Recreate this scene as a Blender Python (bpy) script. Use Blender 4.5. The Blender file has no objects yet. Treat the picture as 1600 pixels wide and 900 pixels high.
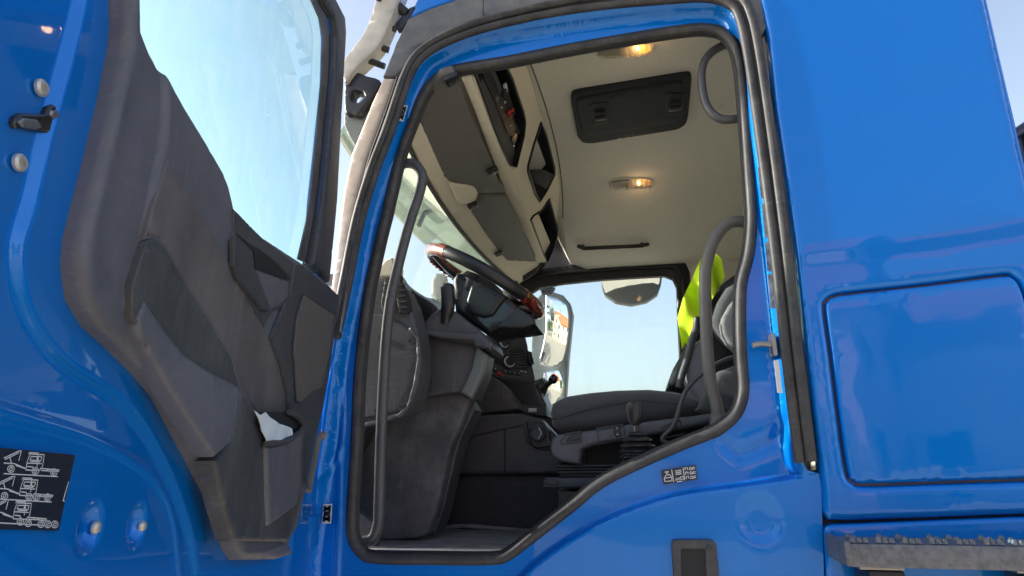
import bpy, bmesh, math, random
import numpy as np
from mathutils import Matrix, Vector
from mathutils.geometry import delaunay_2d_cdt
random.seed(7); rng = np.random.default_rng(7)
scene = bpy.context.scene
COL = scene.collection
# ------------------------------------------------------------------ camera, sky, sun, exposure
F = 960.0
A = np.array([[0.9805973005815914, 0.1959222537747474, -0.006588214319496876],
              [-0.059041371562680904, 0.26312305705066275, -0.9629539829567721],
              [-0.18693060353000948, 0.9446590534812744, 0.26958527804716864]])
CAM = np.array([0.0, -1.7, 1.6])
cd = bpy.data.cameras.new('camera'); cam = bpy.data.objects.new('camera', cd); COL.objects.link(cam)
cam.matrix_world = Matrix(((A[0][0], -A[1][0], -A[2][0], CAM[0]), (A[0][1], -A[1][1], -A[2][1], CAM[1]),
                           (A[0][2], -A[1][2], -A[2][2], CAM[2]), (0, 0, 0, 1)))
cd.sensor_width = 36; cd.lens = F / 1600 * 36; cd.clip_start = 0.05; cd.clip_end = 3000
scene.camera = cam
SUN_DIR = Vector((-0.92, -0.06, 0.38)).normalized()
w = bpy.data.worlds.new('World'); scene.world = w; w.use_nodes = True
nt = w.node_tree; bg = nt.nodes['Background']; sky = nt.nodes.new('ShaderNodeTexSky')
sky.sky_type = 'NISHITA'; sky.sun_disc = False
sky.sun_elevation = math.asin(SUN_DIR.z); sky.sun_rotation = math.atan2(SUN_DIR.x, SUN_DIR.y)
sky.air_density = 1.0; sky.dust_density = 3.0; sky.ozone_density = 1.5
hs = nt.nodes.new('ShaderNodeHueSaturation'); hs.inputs['Saturation'].default_value = .74; hs.inputs['Value'].default_value = 1.12
nt.links.new(sky.outputs[0], hs.inputs['Color']); nt.links.new(hs.outputs[0], bg.inputs[0]); bg.inputs[1].default_value = 0.15
sl = bpy.data.lights.new('sun', 'SUN'); sl.energy = 3.6; sl.angle = math.radians(0.5); sl.color = (1, .95, .86)
so = bpy.data.objects.new('sun', sl); COL.objects.link(so)
so.rotation_euler = SUN_DIR.to_track_quat('Z', 'Y').to_euler()
vs = scene.view_settings; vs.view_transform = 'Standard'; vs.look = 'None'; vs.exposure = 1.1; vs.gamma = 1; vs.use_curve_mapping = False
try:
    scene.cycles.max_bounces = 10; scene.cycles.transparent_max_bounces = 16
except Exception: pass

# ------------------------------------------------------------------ geometry helpers
def ray(px, py): return A.T @ np.array([(px-800)/F, (py-450)/F, 1.0])
def P(px, py, y=None, z=None, x=None):
    d = ray(px, py)
    t = (y-CAM[1])/d[1] if y is not None else (z-CAM[2])/d[2] if z is not None else (x-CAM[0])/d[0]
    return CAM + t*d
def PN(px, py, o, n):
    d = ray(px, py); o = np.array(o, float); n = np.array(n, float)
    return CAM + ((o-CAM)@n)/(d@n)*d
class Fr:
    """a flat frame: origin, two in-plane axes and the outward normal"""
    def __init__(s, o, a, b, n=None):
        s.o = np.array(o, float); s.a = np.array(a, float); s.b = np.array(b, float)
        s.a /= np.linalg.norm(s.a); s.b = s.b - (s.b@s.a)*s.a; s.b /= np.linalg.norm(s.b)
        c = np.cross(s.a, s.b); s.n = c if n is None or c@np.array(n) > 0 else -c
        s.flip = (c@s.n) < 0
    def up(s, h): f = Fr(s.o + h*s.n, s.a, s.b, s.n); return f
    def px(s, pts, h=0):
        o = s.o + h*s.n; r = []
        for p in pts:
            q = PN(p[0], p[1], o, s.n) - s.o; r.append((q@s.a, q@s.b))
        return r
    def w(s, a, b, h=0): return s.o + a*s.a + b*s.b + h*s.n
def side(y): return Fr((0, y, 0), (1, 0, 0), (0, 0, 1), (0, -1, 0))
def flat(z, up=False): return Fr((0, 0, z), (1, 0, 0), (0, 1, 0), (0, 0, 1 if up else -1))
def cat(pts, n=6, closed=False):
    p = [np.array(q, float) for q in pts]; m = len(p); out = []
    for i in range(m if closed else m-1):
        if closed: a, b, c, d = p[i-1], p[i], p[(i+1) % m], p[(i+2) % m]
        else: a, b, c, d = p[max(i-1, 0)], p[i], p[i+1], p[min(i+2, m-1)]
        for k in range(n):
            t = k/n
            out.append(.5*((2*b)+(c-a)*t+(2*a-5*b+4*c-d)*t*t+(3*b-a-3*c+d)*t**3))
    if not closed: out.append(p[-1])
    return out
def fil(pts, r, n=4):
    """round the corners of a polygon"""
    p = [np.array(q, float) for q in pts]; out = []; m = len(p)
    for i in range(m):
        a, b, c = p[i-1], p[i], p[(i+1) % m]
        la, lc = np.linalg.norm(a-b), np.linalg.norm(c-b); rr = min(r, la*.45, lc*.45)
        s, e = b+(a-b)/max(la, 1e-9)*rr, b+(c-b)/max(lc, 1e-9)*rr
        for k in range(n+1):
            t = k/n; out.append((1-t)**2*s+2*t*(1-t)*b+t*t*e)
    return out
def resamp(poly, d, closed=True):
    out = []; m = len(poly)
    for i in range(m if closed else m-1):
        a = np.array(poly[i], float); b = np.array(poly[(i+1) % m], float)
        L = np.linalg.norm(b-a)
        if L < 1e-6: continue
        k = max(1, int(math.ceil(L/d)))
        for j in range(k): out.append(a+(b-a)*j/k)
    if not closed: out.append(np.array(poly[-1], float))
    return np.array(out)
def inside(pts, poly):
    x, y = pts[:, 0], pts[:, 1]; c = np.zeros(len(pts), bool); m = len(poly)
    for i in range(m):
        x1, y1 = poly[i]; x2, y2 = poly[(i+1) % m]
        if y1 == y2: continue
        k = ((y1 > y) != (y2 > y)) & (x < (x2-x1)*(y-y1)/(y2-y1)+x1); c ^= k
    return c
def dist(pts, poly, closed=True):
    """unsigned distance to a polyline; sign of the side for open ones"""
    pts = np.atleast_2d(pts); best = np.full(len(pts), 1e9); sg = np.ones(len(pts)); m = len(poly)
    for i in range(m if closed else m-1):
        a = np.array(poly[i], float); b = np.array(poly[(i+1) % m], float); ab = b-a; L = ab@ab
        if L < 1e-12: continue
        t = np.clip(((pts-a)@ab)/L, 0, 1); q = pts-(a+t[:, None]*ab); dd = np.hypot(q[:, 0], q[:, 1])
        k = dd < best; best = np.where(k, dd, best); cr = ab[0]*q[:, 1]-ab[1]*q[:, 0]; sg = np.where(k, np.sign(cr), sg)
    return best, sg
def smooth(t): t = np.clip(t, 0, 1); return t*t*(3-2*t)
def mesh_obj(name, V, Fc, mat, parent=None, sharp=40, mats=None):
    me = bpy.data.meshes.new(name); me.from_pydata([tuple(map(float, v)) for v in V], [], [tuple(f) for f in Fc]); me.validate()
    o = bpy.data.objects.new(name, me); COL.objects.link(o)
    if mat is not None: me.materials.append(mat)
    me.polygons.foreach_set('use_smooth', [True]*len(me.polygons))
    me.set_sharp_from_angle(angle=math.radians(sharp)); me.update()
    if parent is not None:
        o.parent = parent; o.matrix_parent_inverse = parent.matrix_world.inverted()
    return o
class MB:
    def __init__(s): s.V = []; s.F = []
    def add(s, V, Fc):
        k = len(s.V); s.V += [np.array(v, float) for v in V]; s.F += [tuple(i+k for i in f) for f in Fc]; return s
    def obj(s, name, mat, parent=None, sharp=40): return mesh_obj(name, s.V, s.F, mat, parent, sharp)
def plate(fr, outline, h=0.0, thick=.01, holes=(), grid=None, rnd=0.0, feats=(), hf=None, back=True, dh=None, samp=()):
    """surface over a 2D outline in a frame: top height h (+hf(pts)), rounded rim, walls and back"""
    xs = [p[0] for p in outline]; ys = [p[1] for p in outline]
    size = max(max(xs)-min(xs), max(ys)-min(ys)); grid = grid or size/14
    loops = [resamp(outline, grid*.9)]+[resamp(q, grid*.7) for q in holes]
    P2 = []; E = []; loopidx = []
    for L in loops:
        k = len(P2); P2 += [tuple(p) for p in L]; n = len(L)
        E += [(k+i, k+(i+1) % n) for i in range(n)]; loopidx.append(list(range(k, k+n)))
    extra = []
    gx = np.arange(min(xs)+grid*.5, max(xs), grid); gy = np.arange(min(ys)+grid*.5, max(ys), grid)
    if len(gx) and len(gy):
        G = np.array([(a+(.5*grid if j % 2 else 0), b) for j, b in enumerate(gy) for a in gx]); extra.append(G)
    if rnd > 0:
        for L in loops:
            n = len(L); T = np.roll(L, -1, 0)-np.roll(L, 1, 0); T /= np.maximum(np.linalg.norm(T, axis=1)[:, None], 1e-9)
            N = np.stack([-T[:, 1], T[:, 0]], 1)
            for q in (.12, .35, .7, 1.0):
                for sgn in (1, -1): extra.append(L+sgn*N*rnd*q)
    for L in (loops if samp else []):
        L = resamp(L, .012); t = np.roll(L, -1, 0)-np.roll(L, 1, 0); t /= np.maximum(np.linalg.norm(t, axis=1)[:, None], 1e-9); N = np.stack([-t[:, 1], t[:, 0]], 1)
        for q in samp: extra += [L+N*q, L-N*q]
    for fl, wd in feats:
        L = resamp(fl, min(grid*.4, wd), False); T = np.gradient(L, axis=0); T /= np.maximum(np.linalg.norm(T, axis=1)[:, None], 1e-9)
        N = np.stack([-T[:, 1], T[:, 0]], 1)
        for q in (-1.3, -1, -.5, 0, .5, 1, 1.3): extra.append(L+N*wd*q)
    if extra:
        X = np.concatenate(extra); X = X[inside(X, outline)]
        for q in holes: X = X[~inside(X, q)]
        if len(X):
            for L in loops:
                d, _ = dist(X, L); X = X[d > (rnd*.08 if rnd > 0 else grid*.25)]
        if len(X):   # thin out near-duplicates
            q = max(min(rnd*.1 if rnd > 0 else grid*.2, grid*.2, .0022 if feats else 1), 4e-4); _, ii = np.unique(np.round(X/q).astype(np.int64), axis=0, return_index=True); X = X[np.sort(ii)]
            P2 += [tuple(p) for p in X]
    r = delaunay_2d_cdt([Vector(p) for p in P2], E, [], 0, 1e-6)
    V2 = np.array([(v.x, v.y) for v in r[0]]); T = [tuple(f) for f in r[2]]
    cen = np.array([V2[list(f)].mean(0) for f in T]); ok = inside(cen, loops[0])
    for L in loops[1:]: ok &= ~inside(cen, L)
    T = [f for f, k in zip(T, ok) if k]
    H = np.full(len(V2), float(h))
    if hf is not None: H = H+hf(V2)
    if rnd > 0:
        dd = np.full(len(V2), 1e9)
        for L in loops: dd = np.minimum(dd, dist(V2, L)[0])
        t = np.clip(dd/rnd, 0, 1); H = H-(dh if dh else rnd)*(1-np.sqrt(np.maximum(0, 1-(1-t)**2)))
    V = [fr.w(p[0], p[1], hh) for p, hh in zip(V2, H)]
    fl = fr.flip
    Fc = []
    for f in T:
        a, b, c = V2[f[0]], V2[f[1]], V2[f[2]]
        ccw = (b[0]-a[0])*(c[1]-a[1])-(b[1]-a[1])*(c[0]-a[0]) > 0
        Fc.append(f if ccw != fl else f[::-1])
    m = MB()
    if thick > 0:
        n = len(V); Vb = [fr.w(p[0], p[1], hh-thick) for p, hh in zip(V2, H)]
        edges = {}
        for f in Fc:
            for i in range(3):
                e = (f[i], f[(i+1) % 3]); edges[e] = 1
        bd = [e for e in edges if (e[1], e[0]) not in edges]
        walls = [(e[1], e[0], e[0]+n, e[1]+n) for e in bd]
        bk = [tuple(i+n for i in f[::-1]) for f in Fc] if back else []
        m.add(V+Vb, Fc+walls+bk)
    else: m.add(V, Fc)
    return m
def sweep(pts, r, n=10, closed=False, flatten=1.0, ref=(0, 1, 0), sm=6, caps=True, rf=None):
    """round or flattened rod along a smoothed path"""
    Q = np.array(cat(pts, sm, closed)) if sm else np.array(pts, float); m = len(Q); V = []; Fc = []
    Tn = []
    for i in range(m):
        t = (Q[(i+1) % m]-Q[i-1]) if (closed or 0 < i < m-1) else (Q[1]-Q[0] if i == 0 else Q[-1]-Q[-2])
        Tn.append(t/max(np.linalg.norm(t), 1e-9))
    s = np.cross(Tn[0], ref)
    if np.linalg.norm(s) < .2: s = np.cross(Tn[0], (.3, 1, .1))
    s /= np.linalg.norm(s); S = []
    for t in Tn:
        s = s-(s@t)*t; s /= max(np.linalg.norm(s), 1e-9); S.append(s)
    tw = 0.0
    if closed:      # spread the closing twist
        u = np.cross(S[-1], Tn[-1]); e = S[0]-(S[0]@Tn[-1])*Tn[-1]; tw = math.atan2(e@u, e@S[-1])
    for i in range(m):
        t = Tn[i]; s = S[i]; u = np.cross(s, t); rr = r if rf is None else rf(i/(m-1))*r; al = tw*i/m
        for k in range(n):
            a = 2*math.pi*k/n+al; V.append(Q[i]+s*math.cos(a)*rr+u*math.sin(a)*rr*flatten)
    for i in range(m if closed else m-1):
        for k in range(n):
            j = (i+1) % m; Fc.append((i*n+k, j*n+k, j*n+(k+1) % n, i*n+(k+1) % n))
    if not closed and caps: Fc += [tuple(range(n)), tuple(range((m-1)*n, m*n))[::-1]]
    return MB().add(V, Fc)
def lathe(prof, o, ax, n=24, cap=True):
    """profile [(r, h)] spun about axis ax at o"""
    ax = np.array(ax, float); ax /= np.linalg.norm(ax); t = np.cross(ax, (0, 0, 1))
    if np.linalg.norm(t) < .1: t = np.cross(ax, (1, 0, 0))
    t /= np.linalg.norm(t); u = np.cross(ax, t); V = []; Fc = []; o = np.array(o, float)
    for r, h in prof:
        for k in range(n): a = 2*math.pi*k/n; V.append(o+ax*h+(t*math.cos(a)+u*math.sin(a))*r)
    for i in range(len(prof)-1):
        for k in range(n): Fc.append((i*n+k, i*n+(k+1) % n, (i+1)*n+(k+1) % n, (i+1)*n+k))
    if cap: Fc += [tuple(range(n))[::-1], tuple(range((len(prof)-1)*n, len(prof)*n))]
    return MB().add(V, Fc)
def box(c, size, fr=None, bev=.003, m=None):
    """bevelled box centred at c, axes from a frame or the world"""
    bm = bmesh.new(); bmesh.ops.create_cube(bm, size=1)
    for v in bm.verts: v.co = Vector((v.co.x*size[0], v.co.y*size[1], v.co.z*size[2]))
    b = min(bev, min(size)*.4)
    if b > 0: bmesh.ops.bevel(bm, geom=list(bm.edges), offset=b, segments=2, affect='EDGES', profile=.5)
    ax = (np.array((1, 0, 0)), np.array((0, 1, 0)), np.array((0, 0, 1))) if fr is None else (fr.a, fr.b, fr.n)
    c = np.array(c, float); V = [c+ax[0]*v.co.x+ax[1]*v.co.y+ax[2]*v.co.z for v in bm.verts]
    bm.verts.index_update(); Fc = [tuple(v.index for v in f.verts) for f in bm.faces]; bm.free()
    if fr is not None and fr.flip: Fc = [f[::-1] for f in Fc]
    m = m or MB(); return m.add(V, Fc)
def empty(name, loc=(0, 0, 0), label=None, cat_=None, group=None):
    o = bpy.data.objects.new(name, None); COL.objects.link(o); o.location = loc; o.empty_display_size = .1
    bpy.context.view_layer.update()
    o.matrix_world = Matrix.Translation(Vector(loc))
    if label: o['label'] = label
    if cat_: o['category'] = cat_
    if group: o['group'] = group
    return o
def tag(o, label=None, cat_=None, group=None, kind=None):
    if label: o['label'] = label
    if cat_: o['category'] = cat_
    if group: o['group'] = group
    if kind: o['kind'] = kind
    return o

# ------------------------------------------------------------------ materials
def mat(name, base=(.5, .5, .5), rough=.5, metal=0.0, coat=0.0, coat_r=.05, bump=0.0, bscale=800, var=0.0, vscale=6, var_col=None,
        rvar=0.0, spec=.5, emit=None, estr=0.0, bdist=.001, detail=3, stretch=None, sheen=0, dust=0.0, dustcol=(.42, .40, .36), scr=0.0, scrcol=(.25, .26, .29)):
    m = bpy.data.materials.new(name); m.use_nodes = True; N = m.node_tree.nodes; L = m.node_tree.links; b = N['Principled BSDF']
    b.inputs['Base Color'].default_value = (*base, 1); b.inputs['Roughness'].default_value = rough; b.inputs['Metallic'].default_value = metal
    b.inputs['Coat Weight'].default_value = coat; b.inputs['Coat Roughness'].default_value = coat_r; b.inputs['Specular IOR Level'].default_value = spec
    if sheen: b.inputs['Sheen Weight'].default_value = sheen
    if emit: b.inputs['Emission Color'].default_value = (*emit, 1); b.inputs['Emission Strength'].default_value = estr
    tc = N.new('ShaderNodeTexCoord'); src = tc.outputs['Object']
    if stretch:
        mp = N.new('ShaderNodeMapping'); mp.inputs['Scale'].default_value = stretch; L.new(src, mp.inputs[0]); src = mp.outputs[0]
    col = None
    if var > 0:
        n1 = N.new('ShaderNodeTexNoise'); n1.inputs['Scale'].default_value = vscale; n1.inputs['Detail'].default_value = 6; n1.inputs['Roughness'].default_value = .65
        L.new(src, n1.inputs[0]); r = N.new('ShaderNodeValToRGB'); r.color_ramp.elements[0].position = .35; r.color_ramp.elements[1].position = .7
        vc = var_col or tuple(min(1, c*1.6+.02) for c in base)
        r.color_ramp.elements[0].color = (*base, 1); r.color_ramp.elements[1].color = (*[c*(1-var)+v*var for c, v in zip(base, vc)], 1)
        L.new(n1.outputs[0], r.inputs[0]); col = r.outputs[0]; L.new(col, b.inputs['Base Color'])
    if dust > 0:
        n3 = N.new('ShaderNodeTexNoise'); n3.inputs['Scale'].default_value = 5; n3.inputs['Detail'].default_value = 12; n3.inputs['Roughness'].default_value = .75
        L.new(tc.outputs['Object'], n3.inputs[0]); rr = N.new('ShaderNodeMapRange'); rr.inputs[1].default_value = .45; rr.inputs[2].default_value = .8; rr.inputs[3].default_value = 0; rr.inputs[4].default_value = dust
        L.new(n3.outputs[0], rr.inputs[0]); mx = N.new('ShaderNodeMixRGB'); mx.inputs[2].default_value = (*dustcol, 1)
        if col: L.new(col, mx.inputs[1])
        else: mx.inputs[1].default_value = (*base, 1)
        L.new(rr.outputs[0], mx.inputs[0]); L.new(mx.outputs[0], b.inputs['Base Color'])
    if scr > 0:
        inp = b.inputs['Base Color']; prev = inp.links[0].from_socket if inp.links else None
        for sc_, rot in (((70, 70, 5), (.3, .2, 0)), ((9, 60, 90), (.1, .5, .8))):
            mp2 = N.new('ShaderNodeMapping'); mp2.inputs['Scale'].default_value = sc_; mp2.inputs['Rotation'].default_value = rot; L.new(tc.outputs['Object'], mp2.inputs[0])
            ns = N.new('ShaderNodeTexNoise'); ns.inputs['Scale'].default_value = 1.0; ns.inputs['Detail'].default_value = 4; ns.inputs['Roughness'].default_value = .7; L.new(mp2.outputs[0], ns.inputs[0])
            m4 = N.new('ShaderNodeMapRange'); m4.inputs[1].default_value = .58; m4.inputs[2].default_value = .72; m4.inputs[3].default_value = 0; m4.inputs[4].default_value = scr; L.new(ns.outputs[0], m4.inputs[0])
            m5 = N.new('ShaderNodeMixRGB'); m5.inputs[2].default_value = (*scrcol, 1); m5.inputs[1].default_value = (*base, 1); L.new(m4.outputs[0], m5.inputs[0])
            if prev: L.new(prev, m5.inputs[1])
            prev = m5.outputs[0]
        L.new(prev, inp)
    if rvar > 0:
        n2 = N.new('ShaderNodeTexNoise'); n2.inputs['Scale'].default_value = 9; n2.inputs['Detail'].default_value = 5; L.new(src, n2.inputs[0])
        mr = N.new('ShaderNodeMapRange'); mr.inputs[3].default_value = max(0, rough-rvar); mr.inputs[4].default_value = min(1, rough+rvar); L.new(n2.outputs[0], mr.inputs[0]); L.new(mr.outputs[0], b.inputs['Roughness'])
    if bump > 0:
        nb = N.new('ShaderNodeTexNoise'); nb.inputs['Scale'].default_value = bscale; nb.inputs['Detail'].default_value = detail; L.new(src, nb.inputs[0])
        bp = N.new('ShaderNodeBump'); bp.inputs['Strength'].default_value = bump; bp.inputs['Distance'].default_value = bdist; L.new(nb.outputs[0], bp.inputs['Height']); L.new(bp.outputs[0], b.inputs['Normal'])
    return m
def glass(name, tint=(.9, .97, .95), dirt=.1, dirtcol=(.6, .6, .52), vert=1.0, ior=1.45, streak=(3, 3, .6), lo=.45, hi=.75, base_dirt=.02):
    m = bpy.data.materials.new(name); m.use_nodes = True; N = m.node_tree.nodes; L = m.node_tree.links
    for n in list(N): N.remove(n)
    out = N.new('ShaderNodeOutputMaterial'); tr = N.new('ShaderNodeBsdfTransparent'); tr.inputs[0].default_value = (*tint, 1)
    gl = N.new('ShaderNodeBsdfGlossy'); gl.inputs['Roughness'].default_value = .015; fr = N.new('ShaderNodeFresnel'); fr.inputs[0].default_value = ior
    mx = N.new('ShaderNodeMixShader'); L.new(fr.outputs[0], mx.inputs[0]); L.new(tr.outputs[0], mx.inputs[1]); L.new(gl.outputs[0], mx.inputs[2])
    df = N.new('ShaderNodeBsdfDiffuse'); df.inputs[0].default_value = (*dirtcol, 1); tl = N.new('ShaderNodeBsdfTranslucent'); tl.inputs[0].default_value = (*dirtcol, 1)
    ad = N.new('ShaderNodeMixShader'); ad.inputs[0].default_value = .5; L.new(df.outputs[0], ad.inputs[1]); L.new(tl.outputs[0], ad.inputs[2])
    tc = N.new('ShaderNodeTexCoord'); mp = N.new('ShaderNodeMapping'); mp.inputs['Scale'].default_value = streak; L.new(tc.outputs['Object'], mp.inputs[0])
    no = N.new('ShaderNodeTexNoise'); no.inputs['Scale'].default_value = 4; no.inputs['Detail'].default_value = 14; no.inputs['Roughness'].default_value = .8; L.new(mp.outputs[0], no.inputs[0])
    mr = N.new('ShaderNodeMapRange'); mr.inputs[1].default_value = lo; mr.inputs[2].default_value = hi; mr.inputs[3].default_value = base_dirt; mr.inputs[4].default_value = dirt; L.new(no.outputs[0], mr.inputs[0])
    m2 = N.new('ShaderNodeMixShader'); L.new(mr.outputs[0], m2.inputs[0]); L.new(mx.outputs[0], m2.inputs[1]); L.new(ad.outputs[0], m2.inputs[2]); L.new(m2.outputs[0], out.inputs[0])
    return m
M = {}
def paint(name, base, coat_r=.03, orange=.02):
    m = mat(name, base, rough=.38, metal=.30, coat=.9, coat_r=coat_r, spec=.04)
    N = m.node_tree.nodes; L = m.node_tree.links; b = N['Principled BSDF']; tc = N.new('ShaderNodeTexCoord')
    # fine flake in the base layer, orange peel in the clear coat, thin dust film
    nf = N.new('ShaderNodeTexNoise'); nf.inputs['Scale'].default_value = 900; nf.inputs['Detail'].default_value = 1; L.new(tc.outputs['Object'], nf.inputs[0])
    bf = N.new('ShaderNodeBump'); bf.inputs['Strength'].default_value = .12; bf.inputs['Distance'].default_value = .0005; L.new(nf.outputs[0], bf.inputs['Height']); L.new(bf.outputs[0], b.inputs['Normal'])
    no = N.new('ShaderNodeTexNoise'); no.inputs['Scale'].default_value = 90; no.inputs['Detail'].default_value = 2; L.new(tc.outputs['Object'], no.inputs[0])
    n2 = N.new('ShaderNodeTexNoise'); n2.inputs['Scale'].default_value = 5; n2.inputs['Detail'].default_value = 1; L.new(tc.outputs['Object'], n2.inputs[0])
    b1 = N.new('ShaderNodeBump'); b1.inputs['Strength'].default_value = orange; b1.inputs['Distance'].default_value = .001; L.new(no.outputs[0], b1.inputs['Height'])
    b2 = N.new('ShaderNodeBump'); b2.inputs['Strength'].default_value = .10; b2.inputs['Distance'].default_value = .02; L.new(n2.outputs[0], b2.inputs['Height']); L.new(b1.outputs[0], b2.inputs['Normal']); L.new(b2.outputs[0], b.inputs['Coat Normal'])
    nd = N.new('ShaderNodeTexNoise'); nd.inputs['Scale'].default_value = 7; nd.inputs['Detail'].default_value = 12; nd.inputs['Roughness'].default_value = .7; L.new(tc.outputs['Object'], nd.inputs[0])
    mr = N.new('ShaderNodeMapRange'); mr.inputs[1].default_value = .5; mr.inputs[2].default_value = .85; mr.inputs[3].default_value = 0; mr.inputs[4].default_value = .10; L.new(nd.outputs[0], mr.inputs[0])
    mx = N.new('ShaderNodeMixRGB'); mx.inputs[1].default_value = (*base, 1); mx.inputs[2].default_value = (.08, .20, .40, 1); L.new(mr.outputs[0], mx.inputs[0]); L.new(mx.outputs[0], b.inputs['Base Color'])
    # tiny chips and specks
    vo = N.new('ShaderNodeTexVoronoi'); vo.inputs['Scale'].default_value = 28; L.new(tc.outputs['Object'], vo.inputs[0])
    lt = N.new('ShaderNodeMath'); lt.operation = 'LESS_THAN'; lt.inputs[1].default_value = .022; L.new(vo.outputs['Distance'], lt.inputs[0])
    m3 = N.new('ShaderNodeMixRGB'); m3.inputs[2].default_value = (.35, .42, .5, 1); L.new(lt.outputs[0], m3.inputs[0]); L.new(mx.outputs[0], m3.inputs[1]); L.new(m3.outputs[0], b.inputs['Base Color'])
    return m
M['blue'] = paint('blue_paint', (.0, .170, .62))
M['door_plastic'] = mat('door_plastic', (.080, .082, .102), .48, bump=.5, bscale=1100, var=.6, var_col=(.13, .13, .155), vscale=7, rvar=.1, bdist=.0006, stretch=(1, 1, .6), dust=.35, dustcol=(.21, .215, .25), scr=0.2)
M['door_brown'] = mat('door_brown', (.074, .068, .076), .55, bump=.5, bscale=1100, var=.7, var_col=(.15, .135, .135), vscale=9, rvar=.1, bdist=.0006, stretch=(1, 1, .5), dust=.3, dustcol=(.26, .24, .22), scr=0.2)
M['door_dark'] = mat('door_dark', (.035, .038, .043), .5, bump=.3, bscale=1300, var=.5, var_col=(.1, .1, .1), vscale=10, stretch=(3, 3, .7), bdist=.0006, dust=.22, dustcol=(.22, .22, .21), scr=0.2)
M['charcoal'] = mat('charcoal_plastic', (.036, .040, .05), .5, bump=.25, bscale=1400, var=.4, var_col=(.08, .08, .085), vscale=6, rvar=.08, bdist=.0006, dust=.12, dustcol=(.2, .2, .2), scr=0.15)
M['dash'] = mat('dash_plastic', (.045, .048, .06), .45, bump=.25, bscale=1300, var=.4, var_col=(.085, .075, .075), vscale=4, rvar=.08, bdist=.0006, dust=.15, dustcol=(.2, .19, .19), scr=0.15)
M['dusty'] = mat('dusty_plastic', (.05, .052, .062), .6, bump=.3, bscale=1200, var=.6, var_col=(.11, .10, .10), vscale=5, dust=.5, dustcol=(.25, .26, .28), scr=0.2)
M['black'] = mat('black_plastic', (.015, .016, .02), .35, bump=.12, bscale=1400, bdist=.0005, rvar=.08)
M['gloss_black'] = mat('gloss_black', (.012, .013, .018), .22, coat=.3)
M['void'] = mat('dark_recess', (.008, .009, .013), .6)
M['rubber'] = mat('rubber_seal', (.028, .029, .033), .5, spec=.3, bump=.4, bscale=400, var=.7, var_col=(.085, .078, .075), vscale=14, rvar=.12, bdist=.0008, dust=.25, dustcol=(.19, .175, .16), scr=0.2)
M['rubber_dark'] = mat('rubber_dark', (.02, .02, .022), .5, bump=.2, bscale=600)
M['trimgrey'] = mat('grey_roof_trim', (.085, .088, .10), .5, bump=.3, bscale=900, var=.5, var_col=(.2, .2, .17), vscale=14, bdist=.0006)
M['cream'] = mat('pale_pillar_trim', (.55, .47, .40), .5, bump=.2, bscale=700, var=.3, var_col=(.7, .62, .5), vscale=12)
M['headliner'] = mat('beige_headliner', (.66, .635, .565), .9, bump=.35, bscale=350, var=.35, var_col=(.50, .475, .41), vscale=55, sheen=.3)
M['console'] = mat('cream_console', (.68, .63, .52), .75, bump=.3, bscale=400, var=.3, var_col=(.52, .46, .34), vscale=90)
M['visor'] = mat('grey_visor', (.115, .11, .105), .6, bump=.3, bscale=700, var=.2, var_col=(.14, .13, .12), vscale=20)
M['seat'] = mat('seat_fabric', (.05, .052, .058), .85, bump=.6, bscale=700, var=.6, var_col=(.10, .10, .105), vscale=240, sheen=.35, bdist=.001)
M['seat_grey'] = mat('seat_grey_fabric', (.17, .165, .17), .85, bump=.6, bscale=800, var=.5, var_col=(.27, .26, .26), vscale=260, sheen=.3, bdist=.001)
M['carpet'] = mat('floor_rubber', (.022, .024, .032), .6, bump=1.0, bscale=160, var=.4, var_col=(.06, .06, .07), vscale=40, bdist=.002)
M['dirtfloor'] = mat('dusty_floor', (.09, .092, .10), .6, bump=.6, bscale=120, var=.9, var_col=(.32, .32, .33), vscale=16, dust=.7, dustcol=(.38, .38, .39), stretch=(1, 2.5, 1), bdist=.002, scr=0.4)
M['sillmetal'] = mat('sill_strip', (.30, .31, .34), .45, metal=.3, bump=.2, bscale=300, var=.6, var_col=(.42, .42, .44), vscale=12, stretch=(1, 6, 1))
M['rail'] = mat('grab_rail', (.055, .058, .068), .38, bump=.35, bscale=900, rvar=.06, bdist=.0006, var=.4, var_col=(.12, .11, .10), vscale=9, scr=0.15)
M['rail_sunlit'] = mat('grab_rail_sunlit', (.085, .082, .082), .45, bump=.3, bscale=900, bdist=.0006, var=.5, var_col=(.15, .135, .12), vscale=10)  # lighter, warmer copy of the rail colour with sunlight painted in
M['steel'] = mat('zinc_steel', (.30, .29, .28), .35, metal=.9, bump=.1, bscale=300)
M['bolt'] = mat('bolt_head', (.62, .60, .56), .4, metal=.6, var=.5, var_col=(.35, .33, .3), vscale=120)
M['alu'] = mat('dirty_aluminium', (.085, .095, .12), .5, metal=.35, bump=.5, bscale=250, var=.8, var_col=(.22, .22, .24), vscale=70, bdist=.001, dust=.35, dustcol=(.28, .28, .28))
M['chrome'] = mat('chrome', (.75, .75, .75), .12, metal=1)
M['lime'] = mat('lime_fabric', (.66, .88, .01), .7, bump=.5, bscale=900, var=.3, var_col=(.5, .7, .02), vscale=40, emit=None)
M['paper'] = mat('white_paper', (.60, .67, .73), .8, bump=.3, bscale=60, bdist=.003)
M['stickblack'] = mat('sticker_black', (.015, .018, .028), .35)
M['stickwhite'] = mat('sticker_white', (.62, .64, .66), .5)
M['stickgrey'] = mat('worn_label', (.32, .36, .42), .6, var=1, var_col=(.02, .03, .05), vscale=120, stretch=(1, 1, .4))
M['red'] = mat('red_plastic', (.6, .02, .03), .4)
M['redlens'] = mat('red_lens', (.5, .03, .05), .3)
M['knobgrey'] = mat('mark_grey', (.6, .62, .66), .5)
M['tube_grey'] = mat('corrugated_tube', (.16, .16, .165), .55, bump=.2, bscale=500)
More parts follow.
